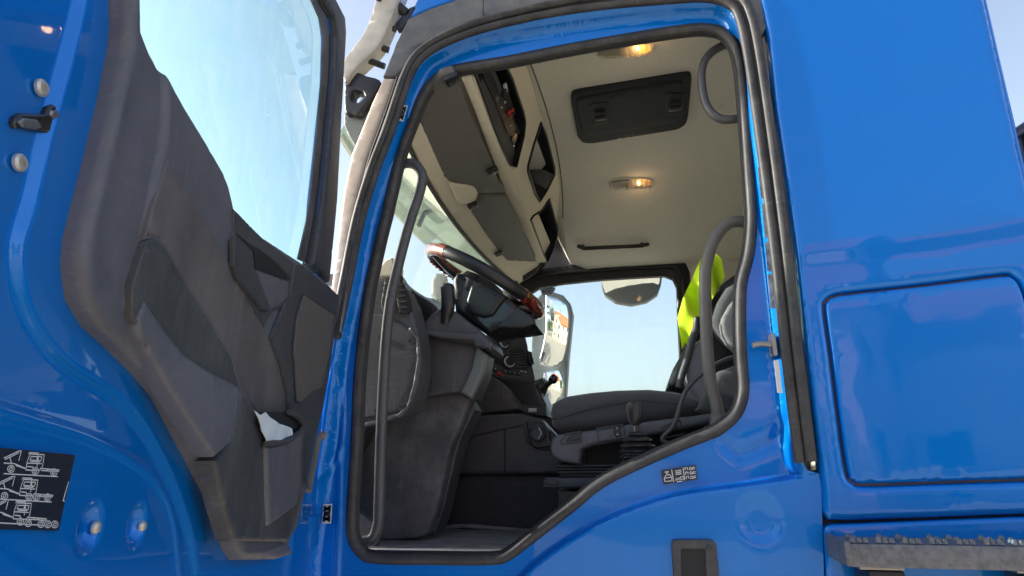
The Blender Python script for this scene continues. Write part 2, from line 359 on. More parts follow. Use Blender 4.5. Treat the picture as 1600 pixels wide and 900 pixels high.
M['mirror'] = mat('mirror_silver', (.93, .94, .93), .01, metal=1)
M['mirrorshell'] = mat('grey_mirror_shell', (.13, .15, .15), .5, bump=.2, bscale=500)
M['smoke'] = glass('smoked_visor', (.52, .62, .55), .55, (.42, .48, .42), base_dirt=.35, lo=.3, hi=.8)
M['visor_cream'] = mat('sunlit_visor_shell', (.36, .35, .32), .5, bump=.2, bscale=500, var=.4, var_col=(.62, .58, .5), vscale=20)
M['glass_door'] = glass('door_glass', (.64, .92, .93), .14, (.62, .66, .56), ior=1.5, streak=(6, 6, 2.2), lo=.44, hi=.8, base_dirt=.02)
M['glass_screen'] = glass('windscreen_glass', (.86, .95, .93), .2, (.6, .62, .55), lo=.4, hi=.8)
M['glass_far'] = glass('side_glass', (.90, .98, .96), .16, (.65, .68, .66), streak=(2, 2, .5), lo=.3, hi=.8, base_dirt=.06)
M['lens'] = glass('lamp_lens', (.95, .93, .88), .35, (.8, .76, .66), ior=1.5, base_dirt=.18)
M['darkblue'] = mat('dark_blue_body', (.008, .022, .07), .35, coat=.5)
def wood():
    m = mat('wood_rim', (.3, .03, .01), .25, coat=1.0, coat_r=.04); N = m.node_tree.nodes; L = m.node_tree.links
    tc = N.new('ShaderNodeTexCoord'); wv = N.new('ShaderNodeTexWave'); wv.inputs['Scale'].default_value = 9; wv.inputs['Distortion'].default_value = 9; wv.inputs['Detail'].default_value = 3
    r = N.new('ShaderNodeValToRGB'); r.color_ramp.elements[0].color = (.07, .008, .005, 1); r.color_ramp.elements[1].color = (.24, .03, .012, 1)
    L.new(tc.outputs['Object'], wv.inputs[0]); L.new(wv.outputs[0], r.inputs[0]); L.new(r.outputs[0], N['Principled BSDF'].inputs['Base Color']); return m
M['wood'] = wood()
def mesh_grille():
    m = mat('speaker_mesh', (.02, .021, .024), .5); N = m.node_tree.nodes; L = m.node_tree.links
    tc = N.new('ShaderNodeTexCoord'); vo = N.new('ShaderNodeTexVoronoi'); vo.inputs['Scale'].default_value = 150; vo.inputs['Randomness'].default_value = 0; L.new(tc.outputs['Object'], vo.inputs[0])
    r = N.new('ShaderNodeValToRGB'); r.color_ramp.elements[0].position = .25; r.color_ramp.elements[1].position = .45
    r.color_ramp.elements[0].color = (.006, .006, .008, 1); r.color_ramp.elements[1].color = (.14, .125, .12, 1)
    L.new(vo.outputs['Distance'], r.inputs[0]); L.new(r.outputs[0], N['Principled BSDF'].inputs['Base Color'])
    bp = N.new('ShaderNodeBump'); bp.inputs['Strength'].default_value = .6; bp.inputs['Distance'].default_value = .001; L.new(vo.outputs['Distance'], bp.inputs['Height']); L.new(bp.outputs[0], N['Principled BSDF'].inputs['Normal']); return m
M['grille'] = mesh_grille()

# ================================================================== the truck
truck = empty('truck', (0, 1.1, 0), 'blue heavy truck cab with its driver door standing wide open', 'truck')
T = truck
# ---- openings traced once, in the cab side plane
SEAL = [(542, 793), (543, 838), (558, 867), (585, 880), (675, 882), (770, 882), (799, 874), (833, 849), (900, 797), (951, 757), (1056, 708), (1122, 681), (1157, 652), (1170, 612), (1167, 560), (1165, 500), (1167, 445), (1178, 400), (1183, 345), (1180, 290), (1172, 180), (1162, 90), (1140, 50), (1105, 38), (1050, 42), (900, 67), (793, 88), (725, 99), (692, 108), (669, 126), (653, 149), (640, 180), (618, 240), (597, 330), (587, 370), (571, 443), (561, 510), (553, 590), (548, 703)]
S06 = side(.06); S0 = side(0.0)
def inset_px(pts, d):
    Q = np.array(cat(pts, 3, True)); T_ = np.roll(Q, -1, 0)-np.roll(Q, 1, 0); T_ /= np.linalg.norm(T_, axis=1)[:, None]
    N_ = np.stack([-T_[:, 1], T_[:, 0]], 1); R = Q+N_*d
    if inside(R[:1], Q)[0] != (d > 0) and True:
        R = Q-N_*d
    return R
# which side is inward
_q = inset_px(SEAL, 4.0)
SEAL_IN = [tuple(p) for p in inset_px(SEAL, 8)]
def seal_loop(dpx, y): return [P(p[0], p[1], y=y) for p in inset_px(SEAL, dpx)]
door_seal = sweep(seal_loop(8, .045), .0138, 10, True, sm=2).obj('aperture_seal', M['rubber'], T)
sweep(seal_loop(2.5, .052), .009, 8, True, sm=2).obj('seal_lip', M['rubber_dark'], door_seal)
sweep(seal_loop(15, .062), .010, 8, True, sm=2).obj('seal_lip', M['rubber_dark'], door_seal)

# ---- blue door surround (jamb), one sheet with the aperture cut out
OUT_IN = [(470, 960), (470, 880), (482, 800), (500, 690), (522, 531), (540, 445), (560, 340), (585, 262), (606, 205), (626, 145), (650, 95), (680, 72), (740, 47), (860, 24), (1000, 5), (1100, -3), (1135, 3), (1156, 25), (1170, 70), (1183, 150), (1198, 250), (1210, 350), (1222, 450), (1235, 560), (1250, 700), (1262, 735), (1280, 740), (1284, 760), (1290, 960)]
CREASE = [(1290, 738), (1200, 752), (1120, 763), (1060, 772), (1000, 790), (930, 820), (850, 870), (800, 915), (760, 960)]
f2 = S0.px(cat(OUT_IN[:-3], 3)+[np.array(p) for p in OUT_IN[-3:]]); hole2 = [tuple(p) for p in S06.px(inset_px(SEAL, 5))]
cr2 = S0.px(cat(CREASE, 4))
RIBL = [S06.px(cat(q, 4)) for q in ([(508, 560), (535, 580), (540, 640), (536, 705), (520, 735), (500, 765), (495, 800)], [(536, 705), (534, 800), (530, 900)])]
def jamb_h(p):
    d, _ = dist(p, f2); dc, sg = dist(p, cr2, False)
    rec = smooth((d-.006)/.03)*.045
    low = smooth((sg*dc+.006)/.012)     # below the crease the panel stands out again
    h = -rec*(1-low)-.004*low
    for rb in RIBL: h = h+.006*np.exp(-(dist(p, rb, False)[0]/.009)**2)
    c = np.array(S0.px([(1187, 812)])[0]); q = (p-c); e = np.sqrt((q[:, 0]/.055)**2+(q[:, 1]/.062)**2); h = h-.009*(1-smooth((e-.6)/.4))
    h = h-.012*np.exp(-(dist(p, S0.px([(1135, 690), (1160, 712), (1215, 690), (1240, 650)]), False)[0]/.014)**2)
    return h
jamb = plate(S0, f2, 0, .006, [hole2], grid=.014, samp=(.005, .012, .02, .028, .037), feats=[(cr2, .009)]+[(r, .012) for r in RIBL], hf=jamb_h).obj('door_surround', M['blue'], T, sharp=50)
# ---- outer weatherstrip: twin rubber ridges round the door opening
WS = [(522, 528), (541, 440), (560, 345), (584, 265), (608, 203), (634, 125), (656, 87), (698, 60), (765, 36), (860, 14), (950, 0), (1050, -10), (1110, -12), (1150, 2), (1166, 30), (1177, 80), (1188, 150), (1202, 250), (1215, 350), (1227, 450), (1239, 560), (1259, 722)]
def offs(pts, d):
    Q = np.array(cat(pts, 4)); t = np.gradient(Q, axis=0); t /= np.linalg.norm(t, axis=1)[:, None]; return Q+np.stack([-t[:, 1], t[:, 0]], 1)*d
def widen(i, n):  # right leg is wider than the left
    return 1
QW = np.array(cat(WS, 4)); kR = np.clip((QW[:, 0]-640)/400, 0, 1)
t_ = np.gradient(QW, axis=0); t_ /= np.linalg.norm(t_, axis=1)[:, None]; nw = np.stack([-t_[:, 1], t_[:, 0]], 1)
wsb = None
for d0, d1, r0, yy, mm in ((-5, -8.5, .0125, -.010, 'rubber'), (4.5, 9.5, .012, -.004, 'rubber'), (0, 0, .014, .006, 'rubber_dark')):
    Q = QW+nw*(d0+(d1-d0)*kR)[:, None]
    o = sweep([P(p[0], p[1], y=yy) for p in Q], r0, 10, sm=0, rf=lambda t: 1+.15*min(1, max(0, (t-.2)/.4))).obj('weatherstrip' if wsb is None else 'strip_ridge', M[mm], T if wsb is None else wsb)
    wsb = wsb or o
# ---- rear side panel with the locker lid
LOCK = [(1288, 485), (1292, 470), (1305, 463), (1330, 459), (1450, 446), (1560, 432), (1578, 433), (1592, 448), (1604, 490), (1625, 620), (1642, 735), (1636, 747), (1600, 749), (1450, 754), (1350, 757), (1332, 752), (1322, 735), (1308, 640), (1298, 560)]
lk2 = S0.px(cat(LOCK, 4, True)); lkc = np.mean(lk2, 0)
def grow(poly, d):
    Q = np.array(poly); t = np.roll(Q, -1, 0)-np.roll(Q, 1, 0); t /= np.maximum(np.linalg.norm(t, axis=1)[:, None], 1e-9)
    n = np.stack([-t[:, 1], t[:, 0]], 1); s = 1 if inside((Q+n*.003)[:1], Q)[0] else -1
    return [tuple(p) for p in (Q-n*s*d)]
SIDE = [(1199, 60), (1210, 170), (1222, 250), (1243, 400), (1260, 560), (1273, 680), (1279, 722), (1284, 760), (1286, 798), (1294, 812), (1330, 813), (1600, 803)]
sp = [tuple(p) for p in S0.px(SIDE)]
xr = lambda z: 1.035+(2.9-z)*-.02
sp = sp+[(xr(1.6)-.0, sp[-1][1]+.012), (xr(2.2), 2.2), (xr(2.885), 2.885), (xr(3.6), 3.62), (sp[0][0]-.05, 3.62), (sp[0][0]-.012, 3.05)]
fold2 = S0.px([(1300, 800), (1500, 795), (1700, 790)])
fwd2 = S0.px([(1244, 408), (1330, 400), (1450, 383), (1560, 366), (1640, 352)])
def side_h(p):
    d1, s1 = dist(p, fwd2, False); b = smooth((s1*d1+.03)/.06)
    dl, _ = dist(p, S0.px([(1283, 700), (1289, 805)]), False)
    return .004*b-.010*np.exp(-((p[:, 0]-(xr(2.5)-.022))/.006)**2)*0+.0
side_panel = plate(S0, sp, .012, .03, [grow(lk2, .004)], grid=.02, rnd=.016, dh=.014, hf=side_h).obj('side_panel', M['blue'], T)
lidb = plate(S0, grow(lk2, .012), -.01, .004, grid=.08).obj('locker_gasket', M['darkblue'], T)
lid = plate(S0, grow(lk2, -.0025), .011, .012, grid=.03, rnd=.01, dh=.008).obj('locker_lid', M['blue'], T)
# rear fold and cab rear wall, floor pan, outer roof
rear = Fr((1.03, 0, 0), (0, 1, 0), (0, 0, 1), (1, 0, 0))
plate(rear, [(.012, 1.4), (2.42, 1.4), (2.42, 3.6), (.012, 3.6)], 0, .03, grid=.3).obj('rear_wall', M['blue'], T)
sweep([(xr(1.6)+.004, .012, 1.55), (xr(2.9)+.004, .012, 2.9), (xr(3.6)+.004, .012, 3.6)], .012, 10, sm=0).obj('rear_corner_fold', M['blue'], T)
plate(flat(3.32, True), [(-.66, .05), (1.03, .05), (1.03, 2.38), (-.66, 2.38)], 0, .04, grid=.2, hf=lambda p: -.25*smooth((-.30-p[:, 0])/.5)).obj('roof', M['blue'], T)
far_side = plate(side(2.44), [(-1.0, 1.2), (1.04, 1.2), (1.04, 3.5), (-.75, 3.5)], 0, .01, [[(-.80, 1.75), (.46, 1.7), (.44, 2.93), (-.68, 2.93)]], grid=.2).obj('far_side_panel', M['blue'], T)
# lower rear panel beside the step
LOW = [(1287, 830), (1290, 822), (1300, 819), (1600, 807), (1800, 800), (1800, 1000), (1296, 1000)]
plate(S0, S0.px(fil(LOW, 6)), .008, .03, grid=.05, rnd=.012, dh=.008).obj('skirt_panel', M['blue'], T)
plate(S0, S0.px([(1255, 735), (1300, 735), (1320, 830), (1330, 1000), (1275, 1000)]), -.03, .004).obj('panel_gap', M['void'], T)
plate(S0, S0.px([(1284, 780), (1820, 760), (1820, 840), (1284, 850)]), -.035, .004).obj('panel_gap', M['void'], T)
# roof side trim above the door
TR = [(598, 119), (606, 100), (620, 64), (637, 29), (670, 14), (710, 0), (780, -22), (880, -44), (1050, -62), (1215, -70), (1200, 40), (1186, 60), (1172, 10), (1140, -18), (1050, -22), (950, -12), (860, 2), (782, 20), (703, 47), (655, 70), (632, 104), (618, 119)]
plate(side(-.004), side(-.004).px(TR), 0, .03, grid=.04, rnd=.006).obj('roof_side_trim', M['trimgrey'], T)
sweep([P(*q, y=-.012) for q in [(755, -20), (755, 28)]], .0016, 6, sm=0).obj('trim_joint', M['void'], T)
ROOF = [(637, 29), (655, -10), (700, -90), (1240, -200), (1225, -70), (1050, -62), (880, -44), (780, -22), (710, 0), (670, 14)]
plate(side(.006), side(.006).px(ROOF), 0, .05, grid=.06, rnd=.01).obj('roof_edge', M['blue'], T)
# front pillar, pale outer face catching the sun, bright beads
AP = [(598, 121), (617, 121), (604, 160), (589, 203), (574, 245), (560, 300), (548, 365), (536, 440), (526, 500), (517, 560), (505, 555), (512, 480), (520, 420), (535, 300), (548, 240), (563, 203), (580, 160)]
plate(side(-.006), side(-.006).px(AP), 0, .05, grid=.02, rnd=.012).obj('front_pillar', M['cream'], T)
for dx, mm in ((4, 'rubber_dark'), (8, 'alu')):
    sweep([P(a+dx, b, y=-.012) for a, b in [(617, 121), (604, 160), (589, 203), (574, 245), (560, 300), (548, 365), (536, 440), (524, 520)]], .0035, 8).obj('pillar_bead', M[mm], T)
# front pillar shell and hinge side wall behind (fills the cab corner)
plate(side(.03), side(.03).px([(455, 1000), (470, 640), (500, 500), (530, 470), (525, 560), (500, 700), (485, 820), (480, 1000)]), 0, .02, grid=.05).obj('hinge_panel', M['blue'], T)
# fixings on the hinge pillar
def bolt(c, ax, r, mt, parent, name='bolt', rec=True):
    m = lathe([(r*1.15, 0), (r*1.15, r*.25), (r, r*.5), (r*.55, r*.62), (r*.5, r*.35), (.0005, r*.35)], c, ax, 16); return m.obj(name, mt, parent)
b1 = P(513, 642, y=.045); lathe([(.016, 0), (.016, .003), (.010, .004), (.010, .001)], b1, (0, -1, 0), 20).obj('bolt_washer', M['blue'], T); bolt(b1-np.array((0, .003, 0)), (0, -1, 0), .0075, M['gloss_black'], T)
for a, b in ((509, 790), (510, 845), (535, 750), (514, 755)): bolt(P(a, b, y=.044), (0, -1, 0), .003, M['blue'], T, 'spot_weld')
gr = lathe([(.026, 0), (.026, .006), (.020, .011), (.012, .012), (.012, .004)], P(508, 680, y=.04), (-.2, -1, 0), 24).obj('cable_grommet', M['rubber'], T)
tp = [P(508, 680, y=.02), P(497, 684, y=-.03), P(492, 705, y=-.07), P(486, 735, y=-.10), P(480, 768, y=-.13)]
QT = np.array(cat(tp, 30)); nq = len(QT)
sweep(QT, .0105, 12, sm=0, rf=lambda t: 1+.16*(1 if int(t*(nq-1)) % 2 else -1)).obj('corrugated_sleeve', M['tube_grey'], T)
box(P(482, 830, y=-.03), (.045, .05, .085), bev=.008).obj('door_check_bracket', M['blue'], T)
bm_ = sweep([P(487, 775, y=-.01), P(481, 830, y=-.02), P(478, 900, y=-.02), P(470, 960, y=-.02)], .012, 8); bm_.obj('hinge_arm', M['blue'], T)
# striker on the rear pillar, rubber buffer label strips
stf = P(1207, 540, y=.02)
m = box(stf, (.012, .05, .06), bev=.003); m.add(*(lambda q: (q.V, q.F))(sweep([stf+np.array((0, -.01, .0)), stf+np.array((-.03, -.012, .004)), stf+np.array((-.052, -.01, .0))], .0085, 10)))
m.obj('door_striker', M['steel'], T)
for k, (a, b, c, d, mm) in enumerate([(1187, 262, 1193, 310, 'stickgrey'), (1193, 318, 1199, 372, 'stickgrey'), (1198, 378, 1203, 424, 'stickgrey'), (1202, 428, 1208, 482, 'stickgrey'), (1212, 563, 1219, 614, 'stickwhite')]):
    fr_ = side(.012); q = fr_.px([(a-3, b), (a+5, b), (c+4, d), (c-4, d)]); plate(fr_, fil(q, .002), 0, .0015).obj('pillar_label', M[mm], T)
# black keyed socket low on the sill panel
fk = side(-.004); kq = fk.px([(1049, 846), (1054, 843), (1112, 843), (1119, 849), (1124, 905), (1128, 960), (1055, 960)])
kh = fk.px([(1064, 857), (1101, 857), (1105, 960), (1066, 960)])
hp = plate(fk, fil(kq, .006), .006, .012, [fil(kh, .003)], grid=.02, rnd=.003).obj('grip_recess', M['charcoal'], T)
plate(fk, kh, .001, .002).obj('recess_back', M['void'], hp); 
bolt(P(1108, 857, y=-.012), (0, -1, 0), .006, M['charcoal'], hp, 'lock_cylinder')

# ---- stickers with their white pictograms
def strokes(fr, segs, wd, h, name, mt, parent):
    m = MB()
    for s in segs:
        p = [np.array(fr.w(a, b, h)) for a, b in s]
        for i in range(len(p)-1):
            d = p[i+1]-p[i]; L = np.linalg.norm(d)
            if L < 1e-7: continue
            d /= L; n = np.cross(fr.n, d)*wd/2; e = d*wd*.3
            k = len(m.V); m.V += [p[i]-n-e, p[i+1]-n+e, p[i+1]+n+e, p[i]+n-e]; m.F.append((k, k+1, k+2, k+3))
    return m.obj(name, mt, parent)
def quadmap(fr, q):
    """map unit square to a traced quad (tl, tr, br, bl) in a frame"""
    tl, tr, br, bl = [np.array(p) for p in q]
    return lambda u, v: tuple((1-v)*((1-u)*bl+u*br)+v*((1-u)*tl+u*tr))
fs = side(.0); fsd = side(.028)
q = fsd.px([(1033, 735), (1087, 726), (1090, 749), (1037, 757)]); st = plate(fsd, q, 0, .0012).obj('warning_sticker', M['stickblack'], T)
mp = quadmap(fsd, q); sg = []
def ln(*pts): sg.append([mp(a, b) for a, b in pts])
ln((.05, .18), (.05, .45), (.12, .62), (.22, .62), (.26, .45), (.26, .18), (.05, .18)); ln((.08, .42), (.23, .42)); ln((.10, .85), (.20, .85), (.15, .70), (.10, .85)); ln((.30, .92), (.30, .08))
for k in range(3):
    ln((.36+.04*k, .16), (.40+.04*k, .30), (.44+.04*k, .16)); ln((.40, .55+.12*k), (.56, .56+.12*k))
ln((.52, .16), (.52, .34), (.60, .34), (.60, .16), (.52, .16)); ln((.63, .92), (.63, .08))
for v in (.82, .52, .22): ln((.68, v-.06), (.68, v+.08), (.75, v+.08), (.75, v-.06)); ln((.80, v), (.84, v+.07), (.88, v-.02), (.93, v+.05), (.96, v)); ln((.80, v-.09), (.95, v-.08))
ln((.40, .05), (.55, .05))
strokes(fsd, sg, .0021, .0015, 'pictogram', M['stickwhite'], st)
for (a, b, sc) in ((511, 803, 1.0), (629, 176, .85)):
    fx = side(.026 if b > 500 else .004)
    q = fx.px([(a-6*sc, b-15*sc), (a+8*sc, b-16*sc), (a+6*sc, b+15*sc), (a-8*sc, b+15*sc)] if b > 500 else [(a-2, b-13), (a+8, b-11), (a+1, b+14), (a-7, b+12)])
    s1 = plate(fx, q, 0, .0012).obj('height_mark_sticker', M['stickwhite'], T); mp = quadmap(fx, q); sg = []
    for v0, v1 in ((.06, .42), (.58, .94)):
        ln((.15, v0+.06), (.85, v1-.06)); ln((.85, v0+.06), (.15, v1-.06)); ln((.15, (v0+v1)/2), (.85, (v0+v1)/2))
    ln((.3, .5), (.36, .5)); ln((.2, .44), (.8, .44)); ln((.2, .56), (.8, .56))
    strokes(fx, sg, .0062, .0015, 'mark', M['stickblack'], s1)

# ---- serrated step on the skirt panel
FSx = side(-.15); q = FSx.px([(1325, 849), (1600, 833), (1800, 822)]); z0 = q[0][1]; x0 = q[0][0]; x1 = q[2][0]+.1
zb = FSx.px([(1330, 886)])[0][1]
stp = box(((x0+x1)/2, -.142, (z0+zb)/2), (x1-x0, .016, z0-zb), bev=.004)
stp = box(((x0+x1)/2, -.075, z0-.004), (x1-x0, .13, .006), bev=.002, m=stp)
stp = box(((x0+x1)/2, -.135, zb+.003), (x1-x0, .03, .006), bev=.002, m=stp)
step = stp.obj('footstep', M['alu'], T)
ec = MB(); box((x0-.004, -.085, (z0+zb)/2+.004), (.014, .15, z0-zb+.004), bev=.004, m=ec); ec.obj('end_cap', M['alu'], step)
k = 0; x = x0+.012; tooth = None
while x < x1-.01:
    for yy in (-.142, -.105, -.068):
        hh = .010+.002*(k % 2); q = MB()
        box((x+.014, yy, z0+.001), (.042, .013, .007), bev=.003, m=q)
        if tooth is None or yy == -.142: o = lathe([(.0070, 0), (.0064, hh*.6), (.0038, hh), (.0008, hh*1.08)], (x, yy, z0+.002), (0, 0, 1), 8).obj('grip_tooth', M['alu'], step); tooth = tooth or o
        for j in range(1, 3):
            if yy == -.142 or (k+j) % 2:
                c_ = tooth.copy(); COL.objects.link(c_); c_.parent = step; c_.matrix_parent_inverse = tooth.matrix_parent_inverse; c_.location = (x+j*.0125-(x0+.012), yy+.142+random.uniform(-.002, .002), 0)
    x += .052; k += 1
for a in (1375, 1620):
    c = P(a, 905, y=-.06); box((c[0], -.06, c[2]-.02), (.075, .1, .09), bev=.006).obj('step_bracket', M['black'], step)
    c = P(a-15, 887, y=-.12); box((c[0]+.02, -.11, zb-.004), (.09, .04, .008), bev=.002).obj('bracket_washer', M['steel'], step)
# dark ribbed body part seen behind the cab corner
fb = side(.35); bb = fb.px([(1576, 212), (1600, 190), (1760, 90), (1760, 420), (1630, 420), (1590, 290)])
p0 = fb.px([(1576, 212), (1760, 92)]); xl = p0[0][0]; sl = (p0[1][1]-p0[0][1])/(p0[1][0]-p0[0][0])
bb = [(xl, 1.15), (4.6, 1.15), (4.6, p0[0][1]+.62), (xl+.62/sl, p0[0][1]+.62), (xl, p0[0][1])]
bw = plate(fb, bb, 0, 1.7, grid=.4).obj('load_body', M['darkblue'], T, sharp=25)
for k in range(9):
    xx = xl+.05+k*.11; sweep([(xx, .335, 1.3), (xx, .335, p0[0][1]+(xx-xl)*sl-.03 if xx < xl+.6/sl else p0[0][1]+.58)], .010, 6, sm=0).obj('rib', M['darkblue'], bw)
sweep([P(1576, 216, y=.33), P(1760, 92, y=.33)], .016, 8, sm=0).obj('edge_tube', M['darkblue'], bw)

# ================================================================== the open door (hinged on the front pillar, swung out 74 degrees)
ang = math.radians(74); DU = np.array([math.cos(ang), -math.sin(ang), 0]); DN = np.array([math.sin(ang), math.cos(ang), 0])
DO = np.array((-.92, -.03, 0.))
def DF(h): return Fr(DO+h*DN, DU, (0, 0, 1), DN)
D5 = DF(.05); D2 = DF(.02)
def dpx(pts, h=.05): return DF(h).px(pts)
WIN = dpx([(476, 412), (413, 370), (366, 324), (364, 312), (358, 287), (350, 266), (322, 217), (290, 164), (266, 119), (245, 80), (234, 52), (233, 20), (233, 0)])
WINR = dpx([(497, 0), (511, 25), (515, 55), (513, 122), (504, 210), (493, 315)], .022)
win_all = WIN+[(WIN[-1][0]-.005, 2.45), (1.15, 2.72), (1.08, 2.80), (.95, 2.82), (.6, 2.83)]+WINR
win_big = [dpx([(484, 440)], .005)[0], dpx([(430, 400)], .012)[0]]+WIN[2:]+win_all[len(WIN):]
# blue pressed inner sheet
STEP = dpx([(133, -60), (130, 0), (105, 105), (75, 215), (52, 315), (33, 380), (35, 440), (49, 492), (80, 541), (115, 576), (160, 605), (196, 632), (235, 682), (262, 735), (285, 790), (300, 840), (310, 900)], .02)
STEP = [tuple(p) for p in cat(STEP, 3)]
LINE2 = [tuple(p) for p in cat(dpx([(0, 637), (70, 658), (147, 683), (210, 716), (250, 750), (275, 800), (285, 860), (290, 910)], .02), 3)]
dim = dpx([(150, 824), (222, 822)], .02)
xs_top = [(1.38, 1.0), (1.39, 1.7), (1.385, 2.3), (1.36, 2.75), (1.30, 2.90), (1.18, 2.96), (.6, 2.965), (.30, 2.93), (.16, 2.85), (.10, 2.5), (.02, 2.05), (-.02, 1.7), (-.03, 1.0)]
blue_out = fil(xs_top, .03)
def door_h(p):
    d, sg = dist(p, STEP, False); h = -.008*smooth((-sg*d+.007)/.014)*(1 if True else 0)
    d2, s2 = dist(p, LINE2, False); h = h+.004*np.exp(-(d2/.006)**2)
    for c in dim:
        e = np.hypot((p[:, 0]-c[0]+.004)/.85, p[:, 1]-c[1]); h = h-.014*(1-smooth((e-.012)/.018))
    return h
_d, _s = dist(np.array([STEP[20]])+np.array([[.02, 0]]), STEP, False)
if _s[0] > 0:
    STEP = STEP[::-1]
door = plate(D2, blue_out, 0, .008, [grow(win_big, .03)], grid=.014, feats=[(STEP, .007), (LINE2, .008)]+[([(c[0]+.024*math.cos(a), c[1]+.024*math.sin(a)) for a in np.linspace(0, 6.28, 20)], .010) for c in dim], hf=door_h).obj('door', M['blue'], T, sharp=60)
DR = door
plate(DF(-.010), blue_out, 0, .004, [grow(win_big, .05)], grid=.08).obj('outer_skin', M['blue'], DR)
ob = resamp(blue_out, .05); m = MB(); n = len(ob)
m.add([DF(.0).w(a, b, .016) for a, b in ob]+[DF(.0).w(a, b, -.014) for a, b in ob], [(i, (i+1) % n, n+(i+1) % n, n+i) for i in range(n)]); m.obj('door_edge', M['blue'], DR)
gp = plate(DF(.0), grow(win_big, .03), 0, 0, grid=.08).obj('window_glass', M['glass_door'], DR)
# dark window frame and seal
FO = dpx([(516, 442), (528, 315), (534, 196), (539, 105), (542, 52), (540, 25), (525, -5)], .035)
fo = [FO[0]]+FO[1:]+[(.50, 2.905), (1.20, 2.905), (1.27, 2.86), (1.29, 2.7), (1.285, 2.3), (1.23, 2.3), (1.17, 2.7), (1.10, 2.785), (.95, 2.80), (.6, 2.81)]+dpx([(499, 0), (513, 25), (517, 55), (515, 122), (507, 210), (497, 315), (480, 414)], .016)
plate(DF(.035), fo, .0, .02, grid=.03, rnd=.012).obj('window_frame', M['charcoal'], DR)
sweep([DF(.018).w(a, b) for a, b in DF(.018).px([(478, 412), (495, 315), (506, 210), (514, 122), (516, 55), (512, 25), (498, 0)])+[(.6, 2.81), (.95, 2.80)]], .004, 8, sm=3).obj('window_seal', M['rubber_dark'], DR)
fe = dpx([(466, 405), (480, 345), (484, 315), (495, 210), (503, 122), (505, 55), (500, 30), (487, 0)], .016)+dpx([(497, 0), (513, 30), (519, 60), (519, 122), (510, 210), (499, 315), (482, 412)], .016)
plate(DF(.016), fe, 0, .004).obj('window_felt', M['dusty'], DR)
# moulded trim
TL = dpx([(177, 0), (171, 70), (154, 157), (133, 245), (115, 315), (101, 370), (97, 415), (104, 468), (129, 510), (168, 545), (210, 587), (238, 620), (269, 679), (297, 732), (322, 781), (340, 832), (349, 860), (360, 875), (416, 874), (441, 866), (452, 847), (465, 826), (476, 774), (480, 750), (490, 690), (500, 637), (509, 585), (516, 545), (524, 510), (530, 461), (514, 443), (476, 412)])

TPX = [(177, 0), (171, 70), (154, 157), (133, 245), (115, 315), (101, 370), (97, 415), (104, 468), (129, 510), (168, 545), (210, 587), (238, 620), (269, 679), (297, 732), (322, 781), (340, 832), (349, 860), (360, 875), (416, 874), (441, 866)]
TLB = DF(.022).px(TPX); trim2 = TLB+TL[len(TPX):]+WIN[1:]+[(1.215, 2.30), (TLB[0][0]-.004, 2.30)]
CR = dpx([(262, 80), (260, 150), (259, 210), (241, 297), (224, 391), (206, 447), (205, 492), (224, 538), (269, 611), (300, 665), (336, 716), (350, 790), (366, 846)]); CR = [tuple(p) for p in cat(CR, 3)]
BEAD = dpx([(190, 20), (182, 80), (168, 165), (148, 245), (129, 315), (115, 370), (110, 415), (117, 460), (140, 500), (180, 536), (222, 580), (250, 620), (283, 690), (310, 745), (335, 795), (352, 845), (365, 862), (410, 862), (440, 852)]); BEAD = [tuple(p) for p in cat(BEAD, 3)]
DENT = dpx([(232, 120), (215, 180), (200, 250), (183, 330), (172, 375), (174, 400)])
_d, _s = dist(np.array(dpx([(300, 450)])), CR, False); CRS = _s[0]
def trim_h(p):
    d, sg = dist(p, CR, False); i = sg*CRS
    h = -.007*(1-smooth((i*d+.004)/.008))
    db, _ = dist(p, BEAD, False); h = h+.003*np.exp(-(db/.004)**2)
    dd, _ = dist(p, DENT, False); h = h-.006*np.exp(-(dd/.012)**2)
    return h
trim = plate(D5, trim2, .002, .04, grid=.02, rnd=.014, feats=[(CR, .008), (BEAD, .006)], hf=trim_h).obj('trim_panel', M['door_plastic'], DR, sharp=60)
def trace(pts, h, hf=None, sm=0):
    """outline of a raised door part, solved on its own sloping surface"""
    src = cat(pts, sm, True) if sm else [np.array(p, float) for p in pts]
    q = np.array(DF(h).px(src))
    if hf is not None:
        for _ in range(12):
            hh = hf(q); q = np.array([DF(h+k).px([p])[0] for p, k in zip(src, hh)])*.6+q*.4
    return [tuple(p) for p in q]
def dpl(name, pts, h, mt, thick=.03, rnd=.006, r=0, hf=None, grid=.02, sm=0, parent=None, holes=(), base=.05):
    fr = DF(h); q = trace(pts, h, hf, sm)
    if r: q = fil(q, r)
    return plate(fr, q, 0, thick, [fr.px(x) for x in holes], grid=grid, rnd=rnd, hf=hf).obj(name, mt, DR)
dpl('pull_strap', [(262, 248), (304, 315), (336, 370), (374, 440), (413, 510), (441, 573), (450, 615), (454, 650), (440, 700), (410, 700), (399, 644), (378, 600), (360, 552), (332, 506), (297, 450), (259, 384), (247, 371), (236, 368), (229, 372), (241, 320)], .0535, M['door_brown'], thick=.02, rnd=.003)
dpl('trim_insert', [(225, 391), (230, 377), (238, 371), (247, 375), (259, 388), (297, 454), (332, 510), (360, 556), (374, 606), (350, 700), (336, 712), (269, 609), (226, 538), (207, 492), (208, 447)], .0545, M['door_dark'], thick=.01, rnd=.002)
_a = np.array(D5.px([(220, 500)])[0]); _b = np.array(D5.px([(350, 690)])[0]); LL = np.linalg.norm(_b-_a); ax_ = (_b-_a)/LL
